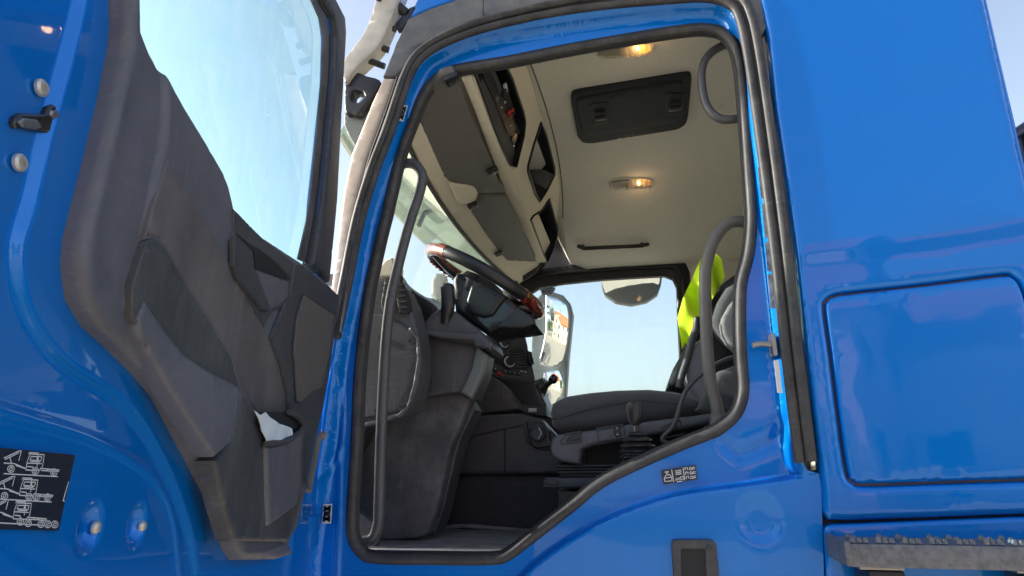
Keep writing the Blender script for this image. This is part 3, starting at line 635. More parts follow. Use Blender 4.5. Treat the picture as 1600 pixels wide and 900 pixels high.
dpl('map_pocket', [(229, 470), (258, 512), (290, 552), (315, 571), (376, 604), (372, 655), (362, 693), (338, 714), (315, 680), (276, 620), (244, 565), (220, 524), (217, 495)], .058, M['door_plastic'], thick=.02, rnd=.007, hf=lambda p: .030*smooth(((p-_a)@ax_-.10*LL)/LL))
dpl('handle_surround', [(366, 326), (413, 374), (462, 412), (457, 445), (446, 478), (426, 488), (413, 512), (374, 442), (366, 415)], .056, M['charcoal'], thick=.012, rnd=.003)
dpl('handle_recess', [(371, 366), (394, 384), (402, 387), (430, 408), (454, 434), (451, 439), (399, 420), (396, 392)], .0575, M['void'], thick=.003, rnd=0)
dpl('recess_bowl', [(400, 421), (451, 440), (450, 465), (434, 478), (423, 484)], .0575, M['door_plastic'], thick=.003, rnd=.002)
dpl('door_lever', [(367, 374), (394, 393), (398, 420), (424, 480), (420, 487), (411, 484), (374, 436), (367, 415)], .063, M['charcoal'], thick=.006, rnd=.003)
spk = dpl('speaker_housing', [(462, 413), (472, 412), (530, 461), (524, 515), (515, 585), (505, 640), (490, 700), (478, 760), (472, 752), (474, 668), (452, 645), (450, 615), (441, 573), (424, 528), (436, 500), (450, 465), (457, 445)], .060, M['charcoal'], thick=.02, rnd=.005)
gq = [(474, 459), (523, 491), (514, 552), (504, 606), (487, 614), (472, 628), (463, 628), (461, 590), (458, 545), (463, 496)]
g_ = DF(.0625); plate(g_, fil(g_.px(gq), .01), 0, .003, grid=.03, rnd=.002).obj('speaker_grille', M['grille'], DR)
sweep([g_.w(*q, .0) for q in fil(g_.px(gq), .01)], .0022, 6, True, sm=0).obj('grille_rim', M['charcoal'], DR)
dpl('bottle_holder', [(379, 612), (399, 646), (416, 694), (444, 689), (464, 678), (474, 665), (473, 760), (467, 795), (452, 846), (368, 845), (352, 790), (338, 720), (362, 695), (372, 655)], .070, M['door_dark'], thick=.022, rnd=.008)
dpl('holder_face', [(418, 698), (446, 692), (466, 680), (473, 668), (471, 760), (465, 790), (422, 822), (419, 760)], .078, M['door_plastic'], thick=.012, rnd=.008)
sweep([DF(.08).w(*q) for q in DF(.08).px([(416, 694), (444, 689), (464, 678), (473, 665), (466, 652), (452, 644)])], .006, 8).obj('holder_rim', M['charcoal'], DR)
dpl('holder_interior', [(399, 644), (452, 643), (466, 653), (472, 666), (462, 678), (444, 688), (417, 694)], .0725, M['void'], thick=.003, rnd=0)
# fasteners, latch and pictogram sheet on the blue metal
for a, b in ((62, 137), (28, 254)):
    lathe([(.0085, 0), (.0085, .003), (.0062, .005), (.003, .005), (.0028, .0025), (.0004, .0025)], DF(.014).w(*DF(.014).px([(a, b)])[0]), DN, 20).obj('torx_bolt', M['bolt'], DR)
for a, b in ((147, 824), (220, 822)):
    lathe([(.0075, 0), (.0075, .003), (.005, .006), (.0004, .007)], DF(.006).w(*DF(.006).px([(a, b)])[0]), DN, 18).obj('cap_bolt', M['bolt'], DR)
HK = [(23, 192), (26, 183), (36, 177), (60, 178), (72, 178), (76, 168), (84, 163), (94, 166), (114, 182), (108, 205), (103, 228), (90, 219), (78, 209), (60, 206), (42, 203), (27, 201)]
lt = dpl('latch', HK, .018, M['gloss_black'], thick=.006, rnd=.003, grid=.006)
dpl('latch_claw', [(31, 190), (38, 184), (60, 187), (68, 199), (58, 203), (38, 199)], .0205, M['steel'], thick=.003, rnd=.002, grid=.004)
dpl('latch_tongue', [(82, 172), (92, 172), (95, 184), (86, 186), (80, 180)], .0205, M['steel'], thick=.003, rnd=.002, grid=.004)
fS = DF(.0125)
stq = fS.px([(-60, 694), (113, 711), (87, 829), (-60, 826)]); stc = plate(fS, stq, 0.003, .0012).obj('coupling_diagram_sheet', M['stickblack'], DR)
def cr(x, y): return fS.px([(x*.1556, 690+y*.1556)])[0]
sg = []
def ln2(*pts): sg.append([cr(a, b) for a, b in pts])
def ring(x, y, r, k=12): ln2(*[(x+r*math.cos(t), y+r*math.sin(t)) for t in np.linspace(0, 2*math.pi, k+1)])
for (ox, oy, wheels) in ((0, 0, [(70, 275), (318, 295), (505, 308)]), (-65, 255, [(70, 290), (320, 300), (395, 302), (505, 305)]), (-130, 490, [(295, 315), (375, 330), (505, 338), (575, 340), (645, 342)])):
    q = lambda *pts: ln2(*[(a+ox, b+oy) for a, b in pts])
    q((265, 125), (408, 132), (390, 250), (360, 290), (222, 285), (235, 200), (265, 125)); q((275, 150), (340, 152), (330, 190), (262, 185), (275, 150)); q((350, 150), (385, 155), (372, 195), (345, 190), (350, 150))
    q((235, 215), (380, 222)); q((250, 125), (255, 110), (350, 115)); q((365, 270), (560, 285), (555, 300), (380, 290)); q((0, 165), (150, 95), (175, 95), (150, 190)); q((10, 180), (150, 112)); q((60, 160), (75, 215)); q((0, 215), (105, 222), (215, 268))
    q((120, 240), (215, 272)); q((0, 322), (545, 352)); q((425, 270), (450, 300), (480, 285), (500, 310)); q((345, 130), (335, 250))
    q((270, 200), (360, 205)); q((240, 250), (290, 255), (300, 280))
    for a, b in wheels: ring(a+ox, b+oy, 34); ring(a+ox, b+oy, 16, 8)
for k in range(8): ln2((652-7*k, 410+24*k), (645-7*k, 425+24*k))
ln2((600, 590), (615, 600)); ln2((655, 402), (600, 600))
strokes(fS, sg, .00095, .0034, 'pictogram', M['stickwhite'], stc)

# ================================================================== things of their own on the door
pq = [(399, 642), (406, 649), (412, 644), (424, 655), (434, 661), (455, 669), (456, 680), (445, 688), (418, 694), (410, 672)]
fr_ = DF(.080); pp = fr_.px(pq); c0 = np.mean(pp, 0)
papr = plate(fr_, pp, 0, .0015, grid=.006, hf=lambda p: .0025*np.abs(np.sin(p[:, 0]*38+p[:, 1]*40+.6))+.0012*np.sin(p[:, 1]*70-p[:, 0]*40)).obj('crumpled_paper', M['paper'], None, sharp=35)
tag(papr, 'crumpled white paper stuffed into the bottle holder at the bottom of the open door', 'paper')

# ================================================================== cab interior
def pl(name, pts, y, mt, parent=T, thick=.03, rnd=.004, r=0, h=0, hf=None, grid=None, sm=0, holes=(), dh=None, fr=None, sharp=40):
    """plate traced in a plane facing the door (y const) or in another frame"""
    fr = fr or side(y); q = fr.px(cat(pts, sm, True) if sm else pts)
    if r: q = fil(q, r)
    return plate(fr, q, h, thick, [fr.px(x) for x in holes], grid=grid, rnd=rnd, hf=hf, dh=dh).obj(name, M[mt], parent, sharp=sharp)
# headliner: a shallow dome over the cab
def ceil_z(x, y):
    return 3.16-.22*(1-smooth((y-.02)/.40))-.32*smooth((y-1.45)/.85)**1.3*smooth((x+.46)/.10)
NX, NY = 14, 40; V = []; Fc = []
for j in range(NY+1):
    y = .065+(2.34-.065)*j/NY
    for i in range(NX+1):
        x = -.62+1.64*i/NX; V.append((x, y, ceil_z(x, y)))
for j in range(NY):
    for i in range(NX): k = j*(NX+1)+i; Fc.append((k, k+NX+1, k+NX+2, k+1))
head = MB().add(V, Fc).obj('headliner', M['headliner'], T)
def on_ceil(px, py, off=0.0):
    """where a view ray meets the headliner"""
    d = ray(px, py); t = .5
    for _ in range(4000):
        p = CAM+t*d
        if p[1] > .03 and p[2] >= ceil_z(p[0], p[1])-off: return p
        t += .0015
    return p
# rear trim wall, far side wall, floor
plate(Fr((.98, 0, 0), (0, 1, 0), (0, 0, 1), (-1, 0, 0)), [(.05, 1.3), (2.36, 1.3), (2.36, 3.2), (.05, 3.2)], 0, .01, grid=.3).obj('rear_trim', M['headliner'], T)
fw = side(2.30)
FWIN = [(815, 640), (816, 560), (822, 480), (828, 459), (844, 449), (880, 443), (938, 437), (1000, 433), (1038, 431), (1051, 436), (1057, 449), (1058, 486), (1061, 551), (1063, 640)]
fwin2 = fw.px(FWIN)
far_wall = plate(fw, [(-1.05, 1.3), (1.0, 1.3), (1.0, 3.2), (-.80, 3.2)], -.02, .02, [fwin2], grid=.15).obj('far_door_trim', M['charcoal'], T)
wf_out = fw.px([(800, 720), (802, 470), (812, 436), (838, 420), (900, 411), (1052, 403), (1070, 407), (1078, 424), (1082, 500), (1086, 720)])
plate(fw, fil(wf_out, .02), .0, .03, [fwin2], grid=.06, rnd=.012).obj('far_window_frame', M['black'], T)
sweep([fw.w(a, b, .004) for a, b in fw.px([(806, 700), (808, 500), (818, 450), (842, 433), (900, 425), (1040, 417), (1060, 423), (1068, 444), (1072, 520), (1075, 700)])], .012, 8, sm=3).obj('far_window_seal', M['rubber_dark'], T)
pl('far_upper_trim', [(1052, 402), (1200, 395), (1240, 560), (1240, 760), (1085, 760), (1082, 500), (1078, 424), (1070, 407)], 2.285, 'headliner', thick=.02)
pl('far_glass', [(800, 720), (802, 460), (815, 436), (1075, 420), (1085, 720)], 2.35, 'glass_far', thick=0, rnd=0)
plate(flat(1.335, True), [(-1.35, .07), (1.0, .07), (1.0, 2.3), (-1.35, 2.3)], 0, .02, grid=.2).obj('cab_floor', M['carpet'], T)
fl_ = plate(flat(1.342, True), [(-.98, .14), (-.2, .14), (-.2, .78), (-.98, .78)], 0, .006, grid=.03, rnd=.006, hf=lambda p: .004*np.abs(np.sin(p[:, 1]*75))*(p[:, 1] < .5)).obj('floor_mat', M['dirtfloor'], T)
box((-.45, .105, 1.338), (1.05, .065, .03), bev=.008).obj('sill_strip', M['sillmetal'], T)
box((-.45, .155, 1.346), (1.05, .03, .016), bev=.006).obj('sill_edge', M['alu'], T)
# ---- windscreen, its outer sun visor and wipers
def scr_top(y): return (-.755-.085*(1-((y-1.12)/1.08)**2), 2.74)
V = []; Fc = []; NYs = 24; NZ = 10
for j in range(NYs+1):
    y = .12+2.06*j/NYs; xt, zt = scr_top(y); bow = .20*(1-((y-1.15)/1.05)**2)
    for i in range(NZ+1):
        t = i/NZ; V.append((xt*(1-t)+(-.93-bow)*t-.03*math.sin(math.pi*t), y, zt*(1-t)+2.0*t))
for j in range(NYs):
    for i in range(NZ): k = j*(NZ+1)+i; Fc.append((k, k+1, k+NZ+2, k+NZ+1))
MB().add(V, Fc).obj('windscreen', M['glass_screen'], T)
sweep([(scr_top(y)[0]+.004, y, scr_top(y)[1]+.0) for y in np.linspace(.1, 2.2, 12)], .009, 8).obj('screen_seal', M['rubber_dark'], T)
# header band between glass and visors
V = []; Fc = []
ys = np.linspace(.10, 2.22, 30)
for y in ys:
    xt, zt = scr_top(y); V += [(xt+.004, y, zt+.008), (xt+.02, y, zt+.004), (xt+.05, y, zt+.022), (-.70, y, 2.80), (-.60, y, 2.86), (-.5, y, 3.0)]
for j in range(len(ys)-1):
    for i in range(5): k = j*6+i; Fc.append((k, k+6, k+7, k+1))
MB().add(V, Fc).obj('header_trim', M['console'], T)
hb = None
for a, b in ((667, 257), (690, 300), (718, 336), (743, 367)):
    p = P(a, b, z=2.775); box(p, (.016, .022, .008), bev=.002).obj('trim_clip', M['charcoal'], T)
# outer visor slab across the front, end tubes, bracket
ev = []
V = []; Fc = []; ys = np.linspace(.16, 2.25, 20)
for y in ys:
    bow = .16*(1-((y-1.15)/1.1)**2); x0_ = -.93-bow
    bw_ = .10*(1-((y-1.15)/1.1)**2); V += [(-.86-bw_, y, 2.95), (-.985-bw_, y, 2.745), (-1.0-bw_, y, 2.75), (-.875-bw_, y, 2.965)]
for j in range(len(ys)-1):
    for i in range(4): k = j*4; Fc.append((k+i, k+4+i, k+4+(i+1) % 4, k+(i+1) % 4))
Fc += [(0, 1, 2, 3), tuple(range(4*(len(ys)-1), 4*len(ys)))[::-1]]
ovis = MB().add(V, Fc).obj('outer_sun_visor', M['smoke'], T)
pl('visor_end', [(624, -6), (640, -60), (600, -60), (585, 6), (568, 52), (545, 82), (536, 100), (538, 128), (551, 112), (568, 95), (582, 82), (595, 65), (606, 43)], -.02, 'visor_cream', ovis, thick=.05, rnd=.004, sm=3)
for a, b, c, d, rr in ((618, 6, 636, 22, .018), (607, 42, 620, 47, .010), (592, 73, 608, 79, .011), (572, 93, 601, 104, .011)):
    sweep([P(a-3, b-1, y=.0), P(c, d, y=.02)], rr, 10, sm=0).obj('visor_stay', M['black'], ovis)
pl('stay_plate', [(640, 12), (650, 8), (640, 28), (628, 44), (620, 46), (618, 36), (628, 24)], .01, 'black', ovis, thick=.02, rnd=.002)
pl('mirror_bracket', [(540, 118), (556, 112), (572, 118), (592, 124), (589, 138), (578, 158), (562, 178), (548, 176), (538, 172)], .0, 'black', T, thick=.04, rnd=.006, sm=3, holes=[fil([(549, 144), (554, 140), (567, 143), (570, 150), (560, 160), (550, 158), (548, 152)], 2)])
sweep([P(592, 0, y=-.04), P(600, -40, y=-.04)], .01, 8, sm=0).obj('mirror_arm', M['black'], T)
pl('corner_deflector', [(538, 176), (562, 180), (575, 172), (566, 205), (556, 230), (546, 215), (538, 196)], .03, 'mirrorshell', T, thick=.02, rnd=.003)
# wiper parts seen high through the glass, behind the smoked visor
for pts, r_ in (([(655, 352), (664, 332), (675, 322)], .012), ([(664, 334), (685, 322), (700, 345), (712, 362)], .008), ([(640, 300), (668, 318), (700, 352), (716, 366)], .006), ([(740, 395), (762, 398), (780, 388)], .008)):
    sweep([P(a, b, x=-1.02) for a, b in pts], r_, 8).obj('visor_bracket', M['black'], ovis)
# ---- sun visors inside (folded up under the shelf)
vf = Fr((-.5, 0, 2.862), (0, 1, 0), (-.24, 0, -.09), (0, 0, -1))
VZ1 = [(652, 187), (668, 150), (692, 117), (712, 112), (719, 138), (745, 198), (771, 257), (779, 284), (788, 290), (790, 302), (749, 303), (706, 290), (694, 277), (672, 230)]
VZ2 = [(737, 333), (745, 318), (749, 306), (790, 305), (800, 322), (815, 352), (837, 401), (837, 410), (792, 408), (776, 390)]
for q in (VZ1, VZ2):
    v_ = pl('sun_visor', q, 0, 'visor', T, thick=.018, rnd=.010, r=.012, fr=vf, grid=.05)
for a, b in ((707, 125), (770, 267), (739, 321), (780, 396)):
    c = PN(a, b, vf.o+vf.n*.012, vf.n); o = box(c, (.045, .05, .016), vf, bev=.004).obj('visor_hinge', M['black'], T)
    for s_ in (-.012, .012): lathe([(.006, 0), (.006, .002), (.004, .003)], c+vf.n*.009+vf.a*s_*0+vf.b*s_, vf.n, 12).obj('screw', M['charcoal'], o)
pl('visor_bump', [(702, 287), (712, 290), (738, 294), (747, 303), (744, 311), (732, 319), (716, 318), (708, 302)], 0, 'console', T, thick=.03, rnd=.012, fr=Fr(vf.o+vf.n*.014, vf.a, vf.b, vf.n), sm=3, grid=.02)
# ---- overhead shelf with three pockets
p1 = P(735, 111, z=2.875); p2 = P(852, 409, z=2.875); p3 = on_ceil(868, 250)
cf = Fr(p1, p2-p1, p3-p1, (1, 0, -.6))
pl('shelf_lip', [(722, 123), (737, 121), (853, 410), (837, 411), (790, 302)], 0, 'console', T, thick=.02, rnd=.005, fr=Fr((0, 0, 2.866), (0, 1, 0), (1, 0, 0), (0, 0, -1)), grid=.05)
PK1 = [(742, 114), (750, 101), (775, 96), (788, 99), (799, 122), (817, 175), (820, 190), (818, 212), (806, 261), (797, 257), (780, 222)]
PK2 = [(845, 192), (853, 213), (866, 262), (866, 273), (855, 296), (843, 315), (837, 304), (825, 268), (825, 258), (834, 225)]
PK3 = [(858, 311), (864, 333), (872, 362), (864, 388), (855, 409), (847, 392), (829, 343), (833, 337), (845, 330)]
shelf = pl('overhead_shelf', [(736, 118), (740, 124), (853, 410), (862, 400), (872, 372), (879, 340), (877, 295), (868, 245), (855, 198), (836, 140), (822, 95), (790, 92)], 0, 'console', T, thick=.012, rnd=.012, fr=cf, grid=.04, holes=[PK1, PK2, PK3], hf=lambda p: .0)
for PK in (PK1, PK2, PK3):
    q = np.array(cf.px(PK)); qi = q+(q.mean(0)-q)*.10; m = MB(); n = len(q); dpt = .20
    qb = q+(q.mean(0)-q)*.2
    m.add([cf.w(a, b, -.004) for a, b in q]+[cf.w(a, b, -dpt) for a, b in qb], [(i, (i+1) % n, n+(i+1) % n, n+i) for i in range(n)]+[tuple(range(n, 2*n))])
    m.obj('shelf_pocket', M['black'], shelf, sharp=20)
    sweep([cf.w(a, b, .002) for a, b in q], .006, 8, True, sm=0).obj('pocket_rim', M['black'], shelf)
pl('pocket_divider', [(768, 96), (779, 122), (806, 190), (819, 214), (806, 261), (797, 257), (780, 222), (748, 140), (757, 120)], 0, 'charcoal', shelf, thick=.02, rnd=.004, fr=cf.up(-.02), grid=.05)
cf1 = cf.up(-.012)
for pts, mt in (([(752, 108), (764, 108), (776, 130), (783, 153), (775, 160), (760, 130)], 'void'), ([(786, 146), (792, 134), (806, 176), (802, 186), (790, 172)], 'void'), ([(775, 160), (785, 150), (806, 196), (804, 215), (794, 210)], 'black'), ([(799, 218), (806, 206), (815, 214), (807, 236)], 'gloss_black'), ([(772, 152), (779, 142), (782, 150), (777, 163)], 'alu'), ([(788, 134), (792, 130), (796, 146), (793, 150)], 'paper')):
    pl('radio_unit' if mt in ('black', 'gloss_black') else 'tray_part', pts, 0, mt, shelf, thick=.006, rnd=.002, fr=cf1, grid=.02)
for (a, b, s_, mt) in ((796, 176, .02, 'red'), (801, 172, .014, 'red'), (799, 181, .012, 'red'), (784, 168, .006, 'knobgrey'), (788, 180, .005, 'redlens'), (792, 190, .005, 'redlens'), (789, 160, .008, 'knobgrey'), (798, 196, .005, 'knobgrey'), (803, 228, .007, 'knobgrey')):
    c = PN(a, b, cf1.o+cf1.n*.008, cf1.n); box(c, (s_, s_*.8, .006), cf1, bev=.001).obj('button', M[mt], shelf)
# seam where shelf meets the headliner
sweep([on_ceil(a, b, .001) for a, b in ((826, 93), (842, 135), (858, 185), (871, 240), (878, 290), (879, 340), (873, 372))], .0035, 6).obj('shelf_seam', M['visor'], T)
# ---- roof hatch
HT = [(892, 158), (894, 149), (905, 146), (1066, 120), (1078, 119), (1081, 124), (1075, 185), (1071, 196), (1060, 203), (925, 225), (910, 224), (903, 215)]
hp_ = [on_ceil(a, b, .0) for a, b in HT]; hc = np.mean(hp_, 0)
hf_ = Fr((0, 0, 3.135), (1, 0, 0), (0, 1, 0), (0, 0, -1))
M['hatch'] = mat('hatch_black', (.018, .021, .027), .55, bump=.15, bscale=900, spec=.25)
hat = pl('roof_hatch', HT, 0, 'hatch', T, thick=.05, rnd=.006, r=.02, fr=hf_, grid=.04)
HT2 = [(900, 163), (902, 156), (1060, 129), (1068, 131), (1063, 185), (1056, 193), (925, 213), (914, 212), (908, 205)]
pl('hatch_panel', HT2, 0, 'hatch', hat, thick=.02, rnd=.006, r=.015, fr=hf_.up(.008), grid=.05)
for q in ([(921, 165), (926, 162), (951, 161), (953, 192), (948, 195), (926, 196)], [(1040, 148), (1046, 145), (1068, 148), (1068, 178), (1062, 181), (1038, 180)]):
    pl('latch_recess', q, 0, 'void', hat, thick=.02, rnd=.003, r=.008, fr=hf_.up(.012), grid=.03)
    a, b = np.mean(q, 0); c = PN(a+1, b+6, hf_.o+hf_.n*.03, hf_.n); box(c, (.055, .03, .016), hf_, bev=.006).obj('hatch_latch', M['black'], hat)
# ---- two ceiling lamps, right half lit
def lampm(st): return mat('lamp_bulb', (1, .6, .2), .4, emit=(1, .55, .16), estr=st)
warm = mat('lamp_glow', (.8, .45, .15), .5, emit=(1, .42, .08), estr=.75)
bulb = lampm(12)
for (cx, cy, wpx, hpx, ang_) in ((976, 77, 47, 13, 4), (986, 286, 36, 8, 2)):
    fr_ = Fr(on_ceil(cx, cy), (1, 0, 0), (0, 1, -.45 if cy < 100 else -.12), (0, 0, -1)); fr_ = Fr(fr_.o, fr_.a, fr_.b, (0, -.3, -1))
    q = []
    for t in np.linspace(0, 2*math.pi, 28, endpoint=False):
        ct, st_ = math.cos(t), math.sin(t); e = abs(ct)**.55*np.sign(ct); f_ = abs(st_)**.75*np.sign(st_)
        q.append((cx+wpx*e, cy+hpx*f_-e*(3.5 if cy < 100 else 1)))
    q2 = fr_.px(q); lo = plate(fr_, q2, .004, .02, grid=.03, rnd=.005).obj('ceiling_lamp', M['headliner'], T)
    qi = grow(q2, -.008); plate(fr_, qi, .014, .003, grid=.012, hf=lambda p: .003*np.sin(p[:, 0]*260)).obj('lens', M['lens'], lo)
    gq_ = [p for p in qi if p[0] > np.mean([r[0] for r in qi])+.012]
    plate(fr_, grow(gq_, -.006), .006, .002, grid=.02, hf=lambda p: .002*np.sin(p[:, 0]*300)).obj('lit_reflector', warm, lo)
    gq_ = [p for p in qi if p[0] < np.mean([r[0] for r in qi])+.004]
    plate(fr_, grow(gq_, -.006), .006, .002, grid=.02).obj('reflector', M['chrome'], lo)
    c = fr_.w(*fr_.px([(cx+(20 if cy < 100 else 12), cy-(5 if cy < 100 else 3))])[0], .018); lathe([(.0004, -.006), (.006, -.004), (.0075, 0), (.006, .004), (.0004, .006)], c, (1, 0, 0), 12).obj('bulb', bulb, lo)
    ld = bpy.data.lights.new('lamp_light', 'POINT'); ld.energy = .10; ld.color = (1, .6, .28); ld.shadow_soft_size = .02; lob = bpy.data.objects.new('lamp_light', ld); COL.objects.link(lob); lob.location = c+fr_.n*.03; lob.parent = lo; lob.matrix_parent_inverse = lo.matrix_world.inverted()
# grab handle over the far door, ceiling bolts
a_ = [on_ceil(a, b, .03) for a, b in ((903, 391), (912, 388), (1003, 384), (1014, 388))]
gh = sweep([a_[0]+np.array((0, 0, .03)), a_[1], a_[2], a_[3]+np.array((0, 0, .03))], .013, 8, sm=0, flatten=.6).obj('ceiling_handle', M['black'], T)
for a, b in ((911, 384), (1003, 381)): lathe([(.014, 0), (.011, .02), (.0004, .024)], on_ceil(a, b+3, .03), (0, -.6, .4), 12).obj('handle_foot', M['black'], gh)
for a, b, r_ in ((950, 311, .006), (998, 314, .008), (1125, 166, .007)): lathe([(r_, 0), (r_*.8, .003), (.0003, .004)], on_ceil(a, b, .002), (0, 0, -1), 12).obj('headliner_clip', M['headliner'], T)
for a, b in ((834, 92), (847, 91), (842, 94)): box(P(a, b, y=.09), (.012, .02, .014), bev=.003).obj('seal_clip', M['black'], T)
# ---- grab rails round the doorway
sweep([P(*q, y=.085) for q in [(622, 262), (634, 255), (650, 259), (660, 276), (655, 303), (641, 345), (626, 400), (612, 460), (604, 520), (599, 600), (595, 700), (593, 780), (591, 820), (582, 842), (568, 846)]], .0168, 14).obj('grab_rail', M['rail'], T)
r2 = sweep([P(*q, y=.12) for q in [(1170, 350), (1158, 346), (1142, 348), (1126, 360), (1113, 382), (1106, 405), (1102, 430), (1103, 500), (1106, 560), (1111, 600), (1119, 632), (1124, 664)]], .0175, 14).obj('grab_rail', M['rail_sunlit'], T)
lathe([(.028, 0), (.026, .03), (.020, .036)], P(1125, 668, y=.12), (0, 0, 1), 20).obj('rail_foot', M['rail_sunlit'], r2)
sweep([P(*q, y=.12) for q in [(1170, 62), (1140, 68), (1117, 78), (1101, 95), (1096, 118), (1099, 148), (1107, 170), (1122, 184), (1140, 187), (1170, 182)]], .0135, 12).obj('grab_rail', M['rail'], T)

# ================================================================== dashboard and footwell
dash = pl('dashboard', [(560, 500), (566, 470), (590, 434), (612, 436), (628, 446), (640, 470), (645, 490), (652, 515), (656, 540), (656, 580), (650, 610), (640, 640), (612, 656), (566, 664), (555, 664)], .13, 'dash', T, thick=.10, rnd=.012, grid=.03)
ep = pl('fuse_panel', [(574, 492), (606, 490), (640, 514), (650, 528), (651, 566), (645, 602), (637, 630), (626, 643), (560, 655), (560, 492)], .126, 'charcoal', dash, thick=.03, rnd=.005)
for a, b in ((641, 533), (626, 635), (595, 529), (589, 641)):
    lathe([(.0095, -.002), (.0095, .003), (.006, .003), (.005, .0005), (.0004, .0005)], P(a, b, y=.124), (0, -1, 0), 18).obj('panel_screw', M['dash'], ep)
pl('panel_rim', [(640, 511), (655, 526), (658, 568), (652, 604), (641, 634), (629, 650), (600, 660), (566, 668), (566, 661), (598, 654), (624, 645), (636, 631), (645, 603), (651, 566), (650, 529), (638, 515)], .121, 'dash', dash, thick=.03, rnd=.002)
# defroster vents on the near end of the dash
for q in ([(601, 438), (608, 438), (606, 482), (598, 487), (595, 474)], [(622, 440), (627, 440), (637, 462), (641, 484), (636, 490), (624, 488), (618, 462)]):
    v_ = pl('side_vent', q, .115, 'void', dash, thick=.02, rnd=.002)
    for k in range(5):
        b0 = 446+k*9; a0 = min(p[0] for p in q)+2+k*.6; a1 = a0+13
        sweep([P(a0, b0, y=.11), P(a1, b0-2, y=.11)], .0022, 6, sm=0).obj('vent_slat', M['charcoal'], v_)
pl('sunlit_dash_block', [(590, 432), (591, 418), (603, 405), (612, 402), (616, 410), (614, 432)], .14, 'console', dash, thick=.08, rnd=.006)  # beige colour stands in for sunlight on the dash top
# windscreen side of the dash: long top running across the cab
V = []; Fc = []; DTP = [P(a, b, y=yy) for a, b, yy in ((616, 415, .15), (626, 430, .3), (644, 450, .6), (672, 468, 1.0), (690, 474, 1.4))]
tops = cat(DTP+[np.array((-.82, 2.2, 2.30))], 5); n = len(tops)
for p in tops:
    V += [p+np.array((-.28, 0, -.02)), p+np.array((-.03, 0, .006)), p+np.array((.0, 0, 0)), p+np.array((.04, 0, -.05)), p+np.array((.05, 0, -.30)), p+np.array((-.25, 0, -.9))]
for j in range(n-1):
    for i in range(5): k = j*6+i; Fc.append((k, k+1, k+7, k+6))
MB().add(V, Fc).obj('dash_top', M['black'], T)
pl('cowl_side', [(628, 440), (650, 458), (676, 474), (690, 500), (692, 530), (660, 530), (648, 500), (640, 470)], .33, 'black', T, thick=.05, rnd=.006)
# steering column shroud
pl('footwell_side', [(545, 640), (600, 655), (628, 646), (653, 623), (700, 606), (718, 612), (735, 622), (716, 672), (704, 700), (694, 745), (682, 800), (668, 834), (652, 842), (560, 848), (540, 800)], .36, 'dusty', T, thick=.06, rnd=.012, grid=.03)
pl('footwell_edge', [(700, 640), (733, 624), (742, 640), (718, 690), (706, 740), (692, 800), (680, 834), (664, 832), (680, 795), (692, 745), (702, 695)], .42, 'dash', T, thick=.10, rnd=.006)
cb = pl('column_housing', [(654, 518), (660, 524), (741, 537), (757, 551), (752, 584), (736, 622), (718, 613), (690, 616), (653, 622), (650, 600), (657, 568)], .315, 'dash', T, thick=.12, rnd=.012, grid=.02, hf=lambda p: -.02*smooth((p[:, 0]+.62)/.2))
pl('housing_lit_face', [(744, 539), (759, 552), (754, 584), (736, 623), (719, 613), (736, 575)], .30, 'mirrorshell', cb, thick=.02, rnd=.008)  # paler grey paints in the light falling on this side of the housing
lathe([(.006, 0), (.006, .002), (.0004, .002)], P(673, 596, y=.285), (0, -1, 0), 12).obj('housing_hole', M['void'], cb)
cap = pl('column_shroud', [(655, 512), (662, 502), (676, 488), (690, 479), (712, 486), (745, 512), (764, 530), (766, 541), (760, 546), (742, 537), (700, 530), (664, 524)], .26, 'dash', T, thick=.20, rnd=.012)
pl('shroud_band', [(656, 514), (690, 517), (738, 520), (750, 518), (765, 534), (763, 544), (742, 541), (738, 532), (690, 528), (660, 521)], .245, 'dash', cap, thick=.03, rnd=.006)
lathe([(.028, 0), (.028, .008), (.018, .016), (.014, .018)], P(701, 500, y=.30), (.05, -.45, 1), 24).obj('lever_collar', M['charcoal'], cap)
# the upright handbrake style switch handle on the shroud
lv = sweep([P(699, 443, y=.25), P(699, 452, y=.25), P(700, 465, y=.25), P(700, 480, y=.25), P(698, 492, y=.26), P(696, 506, y=.27)], .0235, 16, flatten=.9, rf=lambda t: .35+.65*math.sqrt(min(1, t/.12)) if t < .12 else (1-.25*smooth((t-.6)/.4))).obj('column_lever', M['black'], cap)
pl('lever_stripe', [(690, 462), (700, 465), (700, 467), (690, 464)], .232, 'charcoal', lv, thick=.004, rnd=.0005, grid=.02)
# ---- steering wheel: a flat truck wheel lying across the cab, seen nearly edge on
wc = P(757, 441, y=.50); wn = np.array((.50, .03, .866)); wn /= np.linalg.norm(wn)
e1 = np.cross((0, 1, 0), wn); e1 /= np.linalg.norm(e1); e2 = np.cross(wn, e1); R0 = .238
def wp(t, r=R0, h=0): return wc+e1*r*math.cos(t)+e2*r*math.sin(t)+wn*h
def arc(t0, t1, k): return [wp(t) for t in np.linspace(t0, t1, k)]
wheel = sweep([wp(t) for t in np.linspace(0, 2*math.pi, 60, endpoint=False)], .0235, 14, True, sm=0).obj('steering_wheel', M['black'], T)
for t0, t1 in ((-.60, .40), (math.pi-1.25, math.pi+1.15)):
    sweep(arc(t0, t1, 24), .0250, 14, sm=0).obj('wood_grip', M['wood'], wheel)
m = MB()
for k in range(9):     # finger ridges under the far wood grip
    t = math.pi-.9+k*.11; c = wp(t)-wn*.017; m = lathe([(.0004, -.007), (.010, -.005), (.012, 0), (.010, .005), (.0004, .007)], c, np.cross(wn, wp(t)-wc), 10); m.obj('grip_ridge', M['wood'], wheel)
